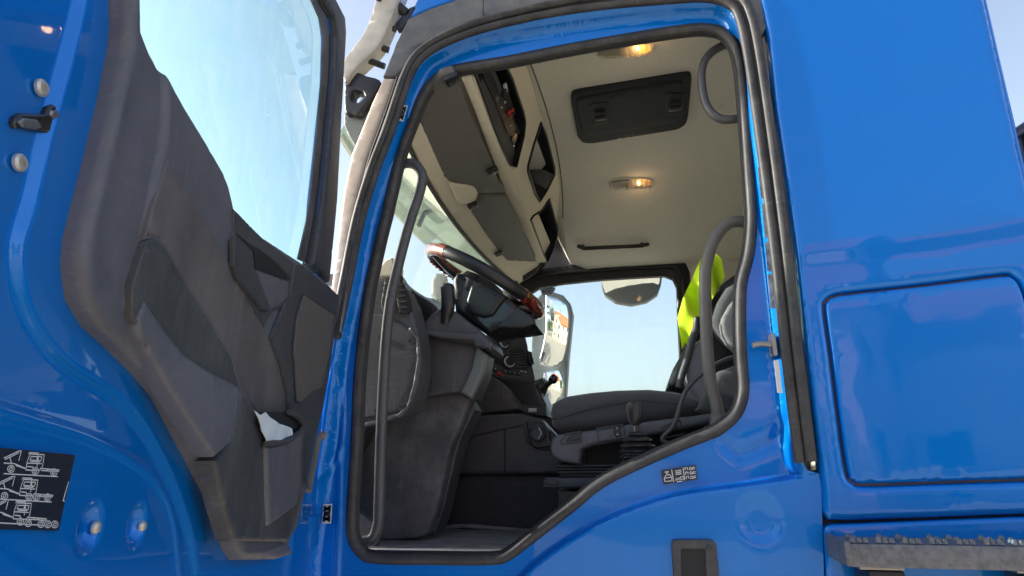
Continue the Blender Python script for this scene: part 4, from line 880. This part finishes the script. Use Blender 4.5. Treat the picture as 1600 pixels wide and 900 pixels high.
hub = lathe([(.055, -.13), (.085, -.12), (.10, -.07), (.105, -.03), (.085, .0), (.04, .012), (.0005, .014)], wc, wn, 32).obj('wheel_hub', M['gloss_black'], wheel)
for t in (-.33, .33, math.pi-.35, math.pi+.35):
    a, b, c = wp(t, .075, -.04), wp(t, .15, -.028), wp(t, .235, -.004)
    sweep([a, b, c], .021, 10, flatten=.45, ref=tuple(wn)).obj('wheel_spoke', M['gloss_black'], wheel)
pl('column_cover', [(706, 436), (713, 424), (745, 432), (786, 458), (812, 478), (806, 492), (838, 508), (815, 512), (778, 515), (762, 522), (730, 500), (710, 486)], .40, 'gloss_black', T, thick=.16, rnd=.02, grid=.02)
pl('cover_insert', [(728, 470), (735, 446), (750, 440), (792, 462), (778, 480), (770, 492), (755, 496), (735, 490)], .385, 'black', T, thick=.02, rnd=.012, grid=.02)
pl('stalk_switch', [(776, 512), (796, 492), (808, 478), (822, 488), (834, 498), (836, 506), (818, 512)], .39, 'black', T, thick=.03, rnd=.006)
# ---- centre dashboard turned to the driver
cp = P(790, 560, y=1.05); cfr = Fr(cp, (.80, .60, -.12), (-.35, 0, 1), (.55, -.8, .1))
ctr = pl('centre_console', [(752, 528), (770, 517), (790, 512), (815, 510), (822, 525), (832, 566), (838, 594), (835, 600), (800, 594), (750, 584), (752, 556)], 0, 'charcoal', T, thick=.12, rnd=.012, fr=cfr, grid=.03)
for a, b, r_ in ((787, 537, .022), (795, 566, .026)):
    c = PN(a, b, cfr.o+cfr.n*.004, cfr.n)
    k_ = lathe([(r_, 0), (r_, .010), (r_*.86, .014), (r_*.84, .012)], c, cfr.n, 24).obj('rotary_knob', M['knobgrey'], ctr)
    lathe([(r_*.84, .002), (r_*.80, .024), (r_*.6, .027), (.0004, .027)], c, cfr.n, 24).obj('knob_cap', M['black'], k_)
    lathe([(r_*1.5, 0), (r_*1.45, .002), (.0005, .002)], c, cfr.n, 24).obj('knob_dial', M['black'], k_)
c = PN(800, 525, cfr.o+cfr.n*.003, cfr.n); k_ = lathe([(.020, 0), (.019, .005), (.0004, .006)], c, cfr.n, 20).obj('dial_button', M['black'], ctr)
for s_ in (-.004, .004): box(c+cfr.n*.008+cfr.b*s_, (.012, .0015, .001), cfr, 0).obj('dial_mark', M['knobgrey'], k_)
vq = [(797, 547), (812, 543), (817, 545), (827, 573), (825, 577), (806, 577)]
vn = pl('air_vent', vq, 0, 'void', ctr, thick=.01, rnd=.002, fr=cfr.up(.003))
for k in range(7):
    t = (k+.5)/7; a0 = 798+t*8; a1 = 815+t*10; b0 = 547+t*29
    sweep([PN(a0, b0, cfr.o+cfr.n*.006, cfr.n), PN(a1, b0-1.5, cfr.o+cfr.n*.006, cfr.n)], .0035, 6, sm=0).obj('vent_slat', M['charcoal'], vn)
rd = pl('radio', [(756, 548), (782, 556), (784, 570), (758, 563)], 0, 'black', ctr, thick=.01, rnd=.002, fr=cfr.up(.004))
pl('radio_slot', [(760, 553), (776, 557), (776, 560), (760, 556)], 0, 'void', rd, thick=.003, rnd=0, fr=cfr.up(.0055))
for a, b in ((753, 572), (760, 574), (767, 575), (774, 577), (790, 580), (797, 582), (804, 583), (811, 584)):
    q = [(a-2.5, b-2.4), (a+2.5, b-1.8), (a+2.5, b+2.6), (a-2.5, b+2)]; sw = pl('switch', q, 0, 'black', ctr, thick=.008, rnd=.001, fr=cfr.up(.007), grid=.02)
    box(PN(a, b-.6, cfr.o+cfr.n*.0085, cfr.n), (.006, .003, .001), cfr, 0).obj('switch_mark', M['knobgrey'], sw)
pl('hazard_switch', [(777, 580), (784, 582), (788, 587), (778, 585)], 0, 'redlens', ctr, thick=.008, rnd=.001, fr=cfr.up(.010), grid=.02)
for a, b in ((815, 580), (821, 581)): box(PN(a, b, cfr.o+cfr.n*.01, cfr.n), (.012, .004, .001), cfr, 0).obj('plate_mark', M['knobgrey'], ctr)
pl('phone_cradle', [(826, 548), (831, 550), (835, 568), (832, 571), (827, 566)], 0, 'black', ctr, thick=.04, rnd=.003, fr=cfr.up(.02))
# ---- tunnel side: lower console, storage box, socket, gear lever
tun = pl('tunnel_console', [(750, 588), (770, 588), (790, 604), (806, 628), (812, 640), (765, 646), (734, 648), (738, 622)], .80, 'dash', T, thick=.15, rnd=.012, grid=.03)
pl('gear_tray', [(772, 586), (800, 592), (838, 600), (845, 615), (853, 632), (855, 650), (820, 645), (808, 632), (790, 604)], .95, 'black', T, thick=.25, rnd=.010, grid=.03)
pl('tray_lip', [(800, 630), (853, 636), (855, 651), (810, 646)], .90, 'charcoal', T, thick=.03, rnd=.004)
box(P(832, 641, y=.885), (.035, .006, .016), bev=.002).obj('tray_catch', M['knobgrey'], T)
tb = pl('tunnel_box', [(734, 652), (765, 648), (815, 646), (845, 655), (868, 680), (892, 715), (900, 760), (880, 741), (696, 741), (706, 688), (722, 664)], .74, 'dash', T, thick=.10, rnd=.010, grid=.04)
sweep([P(789, 672, y=.735), P(789, 738, y=.735)], .0018, 6, sm=0).obj('box_seam', M['void'], tb)
sweep([P(708, 690, y=.735), P(760, 676, y=.735), P(818, 664, y=.735), P(823, 690, y=.735), P(840, 702, y=.735), P(868, 704, y=.735)], .0022, 6, sm=0).obj('box_seam', M['void'], tb)
so_ = pl('socket_panel', [(822, 658), (850, 660), (858, 672), (862, 698), (834, 700), (826, 688)], .715, 'black', tb, thick=.03, rnd=.004)
c = P(840, 677, y=.705); lathe([(.032, 0), (.032, .008), (.026, .012), (.024, .004), (.012, .002), (.0005, .002)], c, (.1, -1, 0), 24).obj('socket_ring', M['charcoal'], so_)
sweep([c+np.array((.006, -.012, .022)), c+np.array((.016, -.014, .0)), c+np.array((.004, -.012, -.022))], .0025, 6).obj('socket_glint', M['knobgrey'], so_)
gb = P(838, 618, y=1.02); gt = P(852, 600, y=1.0); ax_ = gt-gb; Lg = np.linalg.norm(ax_); ax_ /= Lg
prof = []
for k in range(7): r_ = .062-.006*k; prof += [(r_, k*.014), (r_*.86, k*.014+.007)]
gear = lathe(prof, P(831, 618, y=1.02), P(852, 597, y=1.0)-P(831, 618, y=1.02), 20).obj('gear_lever', M['black'], T)
sweep([P(845, 607, y=1.0), P(856, 600, y=.99), P(863, 595, y=.98)], .012, 10, sm=0).obj('lever_shaft', M['black'], gear)
sweep([P(861, 597, y=.98), P(865, 592, y=.98), P(869, 587, y=.98)], .017, 12, sm=3, rf=lambda t: .85+.35*math.sin(math.pi*min(1, t*1.1))).obj('lever_knob', M['gloss_black'], gear)
# tunnel carpet wall and floor edge
pl('tunnel_wall', [(694, 741), (905, 741), (960, 790), (960, 836), (674, 836), (684, 790)], .775, 'carpet', T, thick=.05, rnd=.006, grid=.05)
sweep([P(674, 829, y=.755), P(720, 822, y=.755), P(780, 826, y=.755), P(840, 830, y=.755), P(900, 828, y=.755)], .008, 8).obj('carpet_edge', M['dirtfloor'], T)
pl('kick_strip', [(690, 746), (697, 746), (693, 824), (684, 826)], .745, 'dash', T, thick=.02, rnd=.004)
# pedal stub and trim corner by the lower left of the aperture
pl('sill_corner', [(556, 795), (585, 818), (586, 860), (560, 850)], .17, 'dash', T, thick=.03, rnd=.006)
M['seatbase'] = mat('seat_base_plastic', (.075, .079, .093), .45, bump=.3, bscale=1200, var=.4, var_col=(.12, .12, .13), vscale=8, scr=.12)
# ================================================================== driver seat
seat = pl('driver_seat', [(858, 645), (861, 632), (870, 624), (886, 618), (920, 613), (962, 609), (1014, 607), (1050, 610), (1080, 616), (1096, 624), (1096, 645), (1060, 652), (977, 663), (925, 670), (872, 672), (861, 664)], .36, 'seat', T, thick=.5, rnd=.035, grid=.02, sm=0, dh=.04, hf=lambda p: .012*np.sin((p[:, 0]+.3)*9))
sweep([P(*q, y=.335) for q in [(862, 655), (880, 652), (920, 640), (975, 629), (1030, 627), (1090, 636)]], .003, 6).obj('seat_piping', M['black'], seat)
sb = pl('seat_base', [(859, 700), (862, 686), (872, 679), (925, 672), (1000, 660), (1117, 645), (1200, 640), (1200, 655), (1119, 660), (1040, 676), (977, 688), (925, 697), (910, 703), (907, 727), (875, 721), (862, 712)], .27, 'seatbase', seat, thick=.3, rnd=.012, grid=.03)
for q in ([(876, 690), (884, 678), (908, 674), (909, 690), (878, 694)], [(932, 670), (974, 663), (977, 683), (935, 689)], [(1030, 668), (1062, 656), (1068, 678), (1040, 684)]):
    sweep([P(a, b, y=.268) for a, b in q], .0022, 6, True, sm=0).obj('trim_line', M['dash'], seat)
pl('seat_switch', [(884, 690), (890, 680), (905, 677), (906, 687)], .262, 'black', seat, thick=.008, rnd=.002)
pl('seat_switch', [(959, 668), (968, 666), (970, 680), (963, 683), (959, 679)], .262, 'black', seat, thick=.010, rnd=.003)
for (a, b) in ((964, 669), (965, 679)): box(P(a, b, y=.258), (.006, .004, .003), bev=.001).obj('switch_dot', M['knobgrey'], seat)
m = MB()
for k in range(6):
    y_ = .30; z_ = P(920, 728+k*5, y=y_)[2]; xa = P(868+k*2, 740, y=y_)[0]; xb = .42
    m = box(((xa+xb)/2, y_+.2, z_), (xb-xa, .40-.012*(k % 2), .009), bev=.004); m.obj('suspension_bellows', M['rubber_dark'], seat)
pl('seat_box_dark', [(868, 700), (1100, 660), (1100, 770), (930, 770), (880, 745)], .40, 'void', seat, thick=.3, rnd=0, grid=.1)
rl = box((P(880, 753, y=.30)[0]+.25, .31, P(890, 754, y=.30)[2]), (.62, .05, .028), bev=.005).obj('seat_rail', M['charcoal'], seat)
pl('rail_lever', [(848, 752), (852, 748), (872, 752), (872, 758), (856, 757)], .28, 'black', seat, thick=.02, rnd=.002)
pl('floor_bracket', [(872, 765), (905, 767), (900, 800), (872, 795)], .32, 'black', seat, thick=.1, rnd=.006)
# backrest with bolsters
pl('backrest', [(1042, 606), (1047, 588), (1052, 575), (1072, 540), (1092, 500), (1112, 465), (1128, 442), (1146, 428), (1180, 415), (1230, 420), (1230, 660), (1110, 648), (1084, 624), (1060, 612)], .52, 'black', seat, thick=.30, rnd=.03, grid=.03)
pl('backrest_bolster', [(1071, 590), (1072, 560), (1078, 540), (1090, 532), (1100, 526), (1112, 556), (1120, 600), (1110, 625), (1096, 640), (1090, 625), (1078, 612)], .40, 'seat_grey', seat, thick=.08, rnd=.025, grid=.012)
pl('backrest_bolster', [(1112, 500), (1122, 470), (1136, 448), (1150, 440), (1180, 430), (1180, 545), (1150, 545), (1136, 535), (1122, 520)], .44, 'seat', seat, thick=.1, rnd=.025, grid=.02)
pl('shoulder_pad', [(1127, 505), (1130, 492), (1138, 478), (1146, 468), (1175, 455), (1175, 560), (1148, 546), (1138, 536), (1130, 522)], .38, 'seat_grey', seat, thick=.05, rnd=.012, grid=.02)
pl('side_bolster', [(1086, 642), (1108, 600), (1122, 580), (1150, 570), (1190, 565), (1190, 650), (1110, 648)], .36, 'seat', seat, thick=.12, rnd=.02, grid=.02)
sweep([P(*q, y=.40) for q in [(1061, 606), (1066, 585), (1074, 560), (1082, 530), (1088, 512)]], .012, 10).obj('belt_guide', M['charcoal'], seat)
lathe([(.012, 0), (.014, .02), (.012, .05), (.006, .055)], P(1089, 520, y=.40), (.1, -.1, 1), 14).obj('recline_knob', M['black'], seat)
sweep([P(*q, y=yy) for *q, yy in [(1160, 556, .30), (1140, 560, .28), (1117, 570, .26), (1096, 585, .25), (1080, 600, .25), (1070, 614, .25), (1062, 636, .25), (1058, 650, .25), (1050, 668, .25), (1038, 680, .25), (1035, 688, .25), (1048, 694, .25)]], .0065, 8).obj('air_hose', M['rail'], seat)
# park brake lever with folded boot
c = P(998, 727, y=.16); prof = []
for k in range(6): r_ = (.052, .053, .052, .049, .042, .028)[k]; prof += [(r_*.82, k*.016), (r_, k*.016+.004), (r_, k*.016+.008), (r_*.82, k*.016+.013)]
pb = lathe(prof, c, (0, 0, 1), 24).obj('park_brake', M['black'], T)
sweep([c+np.array((0, 0, .085)), c+np.array((-.002, 0, .14))], .0085, 12, sm=0).obj('brake_shaft', M['black'], pb)
lathe([(.011, .0), (.018, .008), (.022, .03), (.024, .052), (.021, .062), (.012, .067), (.0004, .068)], c+np.array((-.002, 0, .112)), (0, 0, 1), 20).obj('brake_knob', M['black'], pb)
pl('brake_plinth', [(960, 735), (1050, 700), (1060, 760), (960, 790)], .22, 'black', T, thick=.2, rnd=.01)
# front pillar trim on the far side
pl('far_pillar_trim', [(786, 408), (800, 406), (815, 408), (806, 432), (810, 446), (800, 460), (790, 445), (780, 425)], 2.15, 'visor', T, thick=.05, rnd=.012)
pl('far_pillar', [(782, 405), (850, 408), (838, 425), (815, 440), (806, 475), (802, 560), (775, 560), (770, 500), (786, 450)], 2.22, 'black', T, thick=.05, rnd=.02)
# ================================================================== mirrors beyond the far window
mh = pl('far_mirror_housing', [(829, 640), (828, 560), (831, 500), (838, 466), (846, 458), (862, 455), (880, 461), (891, 474), (895, 490), (888, 560), (884, 620), (880, 650)], 2.84, 'mirrorshell', T, thick=.09, rnd=.015, grid=.03)
pl('mirror_cap', [(846, 458), (842, 450), (848, 444), (862, 444), (866, 450), (860, 457)], 2.70, 'black', T, thick=.05, rnd=.01)
def mirror_glass(name, pts, y, look, parent, curv, gridn=.02):
    """convex mirror glass whose middle is turned to send the view ray towards `look`"""
    fr = side(y); q = np.array(fr.px(pts)); c = q.mean(0); cw = fr.w(c[0], c[1])
    v = cw-CAM; v /= np.linalg.norm(v); o = np.array(look)-cw; o /= np.linalg.norm(o); n = o-v; n /= np.linalg.norm(n)
    a = np.cross((0, 0, 1), n); a /= np.linalg.norm(a); f2_ = Fr(cw, a, np.cross(n, a), n); q2 = f2_.px(pts)
    return plate(f2_, q2, .0, .004, grid=gridn, hf=lambda p: -(p[:, 0]**2+p[:, 1]**2)/(2*curv), back=False).obj(name, M['mirror'], parent, sharp=80)
mirror_glass('mirror_glass', [(860, 461), (876, 466), (890, 476), (891, 486), (888, 520), (885, 545), (882, 566), (875, 573), (860, 573), (850, 569), (848, 562), (854, 518), (857, 481)], 2.72, (24, 5.5, 1.9), mh, .9)
mirror_glass('wide_angle_glass', [(854, 581), (866, 578), (878, 579), (882, 590), (882, 604), (879, 618), (868, 632), (857, 638), (849, 628), (850, 606)], 2.72, (20, 6, 1.2), mh, .45)
km = pl('kerb_mirror', [(938, 425), (1036, 422), (1033, 444), (1027, 460), (1010, 471), (986, 476), (962, 472), (945, 461), (940, 450)], 2.64, 'mirrorshell', T, thick=.06, rnd=.008)
mirror_glass('kerb_mirror_glass', [(940, 430), (1034, 427), (1031, 444), (1025, 459), (1009, 470), (986, 474), (963, 470), (946, 460), (942, 450)], 2.60, (0.4, 7.5, 0), km, 1.1)
sweep([P(985, 430, y=2.62), P(985, 400, y=2.5)], .02, 8, sm=0).obj('kerb_mirror_arm', M['black'], km)
sweep([P(867, 420, y=2.75), P(867, 452, y=2.75)], .004, 6, sm=0).obj('aerial', M['black'], T)
fmr = pl('front_mirror', [(671, 460), (672, 436), (680, 425), (692, 426), (697, 445), (692, 470), (680, 474)], 1.6, 'mirrorshell', T, thick=.05, rnd=.03)
# ================================================================== hi-vis vests
VQ = [(1100, 396), (1107, 391), (1118, 394), (1128, 404), (1134, 430), (1112, 470), (1098, 505), (1086, 530), (1077, 545), (1073, 532), (1066, 546), (1063, 520), (1059, 494), (1066, 470), (1078, 442), (1090, 415)]
fv = side(.50); q = fv.px(VQ)
vest = plate(fv, q, 0, .006, grid=.012, hf=lambda p: .026*np.sin(p[:, 0]*58+p[:, 1]*19)+.008*np.sin(p[:, 0]*85-p[:, 1]*22+1)).obj('safety_vest', M['lime'], None, sharp=60)
tag(vest, 'lime yellow high visibility vest hanging over the driver seat backrest behind the grab rail', 'vest')
fv = side(.62); q = fv.px([(640, 474), (650, 473), (652, 486), (652, 500), (644, 492)]) if False else side(.30).px([(642, 474), (650, 475), (652, 500), (645, 494)])
v2 = plate(side(.30), q, 0, .006, grid=.012, hf=lambda p: .004*np.sin(p[:, 0]*120)).obj('safety_vest', M['lime'], None)
tag(v2, 'small folded strip of lime yellow cloth tucked between dashboard and windscreen', 'vest')

# ================================================================== surroundings (seen in mirrors, glass and paint)
def noise_mat(name, c1, c2, sc, rough=.9, bump=.3, bscale=20):
    return mat(name, c1, rough, bump=bump, bscale=bscale, var=1, var_col=c2, vscale=sc, bdist=.02)
MG = noise_mat('pale_gravel', (.40, .34, .25), (.52, .45, .34), 1.5); MP_ = noise_mat('concrete_yard', (.46, .40, .31), (.54, .48, .38), 3)
g = plate(flat(0, True), [(-400, -400), (400, -400), (400, 400), (-400, 400)], 0, 0, grid=100).obj('ground', MG); tag(g, kind='structure')
g = plate(flat(.004, True), [(-30, -14), (40, -14), (40, 9), (-30, 9)], 0, 0, grid=10).obj('yard_paving', MP_); tag(g, kind='structure')
MW = {'cream': mat('render_cream', (.62, .55, .42), .9, bump=.2, bscale=30), 'white': mat('render_white', (.82, .80, .78), .9, bump=.2, bscale=30), 'rose': mat('render_rose', (.75, .50, .52), .9, bump=.2, bscale=30)}
MR = mat('roof_tiles', (.42, .13, .05), .85, var=.7, var_col=(.6, .24, .1), vscale=3, bump=.5, bscale=12); MWn = mat('house_window', (.05, .07, .09), .1); MFr = mat('window_trim', (.75, .74, .7), .6)
def house(name, x, y, wx, wy, h, rh, rz, wm, label):
    root = empty(name, (x, y, 0), label, 'house', 'houses round the yard'); R = Matrix.Rotation(rz, 4, 'Z'); X = Matrix.Translation((x, y, 0)) @ R
    def tr(pts): return [np.array((X @ Vector(p))[:]) for p in pts]
    a, b = wx/2, wy/2
    V = tr([(-a, -b, 0), (a, -b, 0), (a, b, 0), (-a, b, 0), (-a, -b, h), (a, -b, h), (a, b, h), (-a, b, h), (-a, 0, h+rh), (a, 0, h+rh)])
    MB().add(V, [(0, 1, 5, 4), (2, 3, 7, 6), (1, 2, 6, 9, 5), (3, 0, 4, 8, 7)]).obj('wall', MW[wm], root, 30)
    e = .5; s = rh/b
    V = tr([(-a-e, -b-e, h-e*s), (a+e, -b-e, h-e*s), (a+e, 0, h+rh+.05), (-a-e, 0, h+rh+.05), (a+e, b+e, h-e*s), (-a-e, b+e, h-e*s)]+[(-a-e, -b-e, h-e*s+.2), (a+e, -b-e, h-e*s+.2), (a+e, 0, h+rh+.28), (-a-e, 0, h+rh+.28), (a+e, b+e, h-e*s+.2), (-a-e, b+e, h-e*s+.2)])
    MB().add(V, [(0, 1, 2, 3), (3, 2, 4, 5), (6, 9, 8, 7), (9, 11, 10, 8), (0, 6, 7, 1), (4, 10, 11, 5), (1, 7, 8, 2), (2, 8, 10, 4), (0, 3, 9, 6), (3, 5, 11, 9)]).obj('roof', MR, root, 30)
    def win(cx, cz, sd):
        for (mm, w_, h_, off, nm) in ((MFr, 1.3, 1.5, .04, 'window'), (MWn, 1.05, 1.25, .06, 'pane')):
            if sd in (0, 1):
                yy = (-b-off) if sd == 0 else b+off; V = tr([(cx-w_/2, yy, cz-h_/2), (cx+w_/2, yy, cz-h_/2), (cx+w_/2, yy, cz+h_/2), (cx-w_/2, yy, cz+h_/2)])
            else:
                xx = (-a-off) if sd == 2 else a+off; V = tr([(xx, cx-w_/2, cz-h_/2), (xx, cx+w_/2, cz-h_/2), (xx, cx+w_/2, cz+h_/2), (xx, cx-w_/2, cz+h_/2)])
            o = MB().add(V, [(0, 1, 2, 3)]).obj(nm, mm, root if nm == 'window' else win.last)
            if nm == 'window': win.last = o
    k = int(wx//3.2)
    for fl in range(int(h//2.8)):
        for i in range(k):
            for sd in (0, 1): win(-a+(i+.5)*wx/k, 1.6+2.8*fl, sd)
        for i in range(max(1, int(wy//3.5))):
            for sd in (2, 3): win(-b+(i+.5)*wy/max(1, int(wy//3.5)), 1.6+2.8*fl, sd)
    for sd in (2, 3): win(0, h+.9, sd)
    return root
house('house', 27, 9.5, 10, 9, 5.6, 4.2, 1.05, 'cream', 'cream gabled house with an orange tiled roof, reflected in the far mirror')
house('house', 14.5, -21, 11, 8, 5.2, 2.4, .6, 'white', 'long white two storey house facing the truck side, reflected in the locker lid')
house('house', 5.0, -20, 5.5, 7, 5.6, 2.2, .5, 'rose', 'narrow rose rendered house across the yard beside the long white one')
house('house', -17, -19, 11, 9, 5.6, 3.4, .3, 'cream', 'cream two storey house far in front of the truck beyond its open door')
ML = [mat('leaf_mid', (.05, .10, .025), .6), mat('leaf_light', (.09, .15, .04), .6)]; MT = mat('bark', (.12, .09, .06), .9, bump=.5, bscale=20)
def tree(x, y, h, r, label, sd):
    rg = np.random.default_rng(sd); root = empty('leafy_tree', (x, y, 0), label, 'tree', 'trees round the yard')
    sweep([np.array((x, y, 0)), np.array((x+.1, y, h*.3)), np.array((x-.1, y+.1, h*.7))], .18, 8, rf=lambda t: 1.2-.9*t).obj('trunk', MT, root)
    for kk in range(2):
        n = 2600; V = []; Fc = []
        cl = rg.normal(size=(26, 3)); cl /= np.linalg.norm(cl, axis=1)[:, None]; cl *= rg.uniform(.3, 1, (26, 1))*r; cl[:, 2] *= 1.15
        for i in range(n):
            c = cl[rg.integers(26)]+rg.normal(size=3)*r*.16+np.array((x, y, h*.66)); a = rg.normal(size=3); a /= np.linalg.norm(a); b = np.cross(a, rg.normal(size=3)); b /= np.linalg.norm(b); s = .16
            k = len(V); V += [c-a*s, c+b*s*.6, c+a*s, c-b*s*.6]; Fc.append((k, k+1, k+2, k+3))
        MB().add(V, Fc).obj('crown' if kk == 0 else 'crown_pale_leaves', ML[kk], root)  # second crown mesh: randomly scattered leaves in a lighter green
tree(34, 0, 8, 2.6, 'leafy tree in the yard behind the truck, left of the orange roofed house', 1)
tree(22, 15, 6, 1.8, 'smaller leafy tree beside the orange roofed house', 2)
tree(-6, -27, 7, 2.4, 'leafy tree between the rose house and the cream two storey house', 3)
# garden fence and pole seen in the mirror
pr = empty('lamp_post', (16, 6.5, 0), 'tall slim pale metal lamp post at the edge of the yard', 'lamp post')
sweep([(16, 6.5, 0), (16, 6.5, 6.5), (15.6, 6.4, 7.4), (14.8, 6.2, 7.6)], .06, 8, sm=3).obj('pole', M['alu'], pr); box((14.6, 6.15, 7.6), (.7, .25, .12), bev=.03).obj('lamp_head', M['mirrorshell'], pr)

# ================================================================== parts of the truck outside the picture edge
for yy in (.75, 1.60): box((1.6, yy, .95), (6.0, .09, .26), bev=.01).obj('chassis_rail', M['black'], T)
for (xw, yw) in ((-.25, .12), (-.25, 2.3), (3.3, .12), (3.3, 2.3)):
    wh = lathe([(.30, -.14), (.48, -.15), (.51, -.11), (.515, 0), (.51, .11), (.48, .15), (.30, .14)], (xw, yw, .515), (0, 1, 0), 40).obj('wheel', M['rubber_dark'], T)
    lathe([(.0005, -.06), (.10, -.06), (.13, -.02), (.26, -.05), (.30, -.142), (.31, -.142)], (xw, yw, .515), (0, 1, 0), 32, cap=False).obj('rim', M['alu'], wh)
fp = Fr((-1.10, 0, 0), (0, 1, 0), (0, 0, 1), (-1, 0, 0))
fpn = plate(fp, fil([(.12, .75), (2.3, .75), (2.3, 2.02), (.12, 2.02)], .08), 0, .05, grid=.12, rnd=.03, hf=lambda p: .18*(1-((p[:, 0]-1.2)/1.1)**2)).obj('front_panel', M['blue'], T)
for k in range(4): box((-1.325, 1.21, 1.15+.17*k), (.03, 1.5, .05), bev=.01).obj('grille_bar', M['black'], fpn)
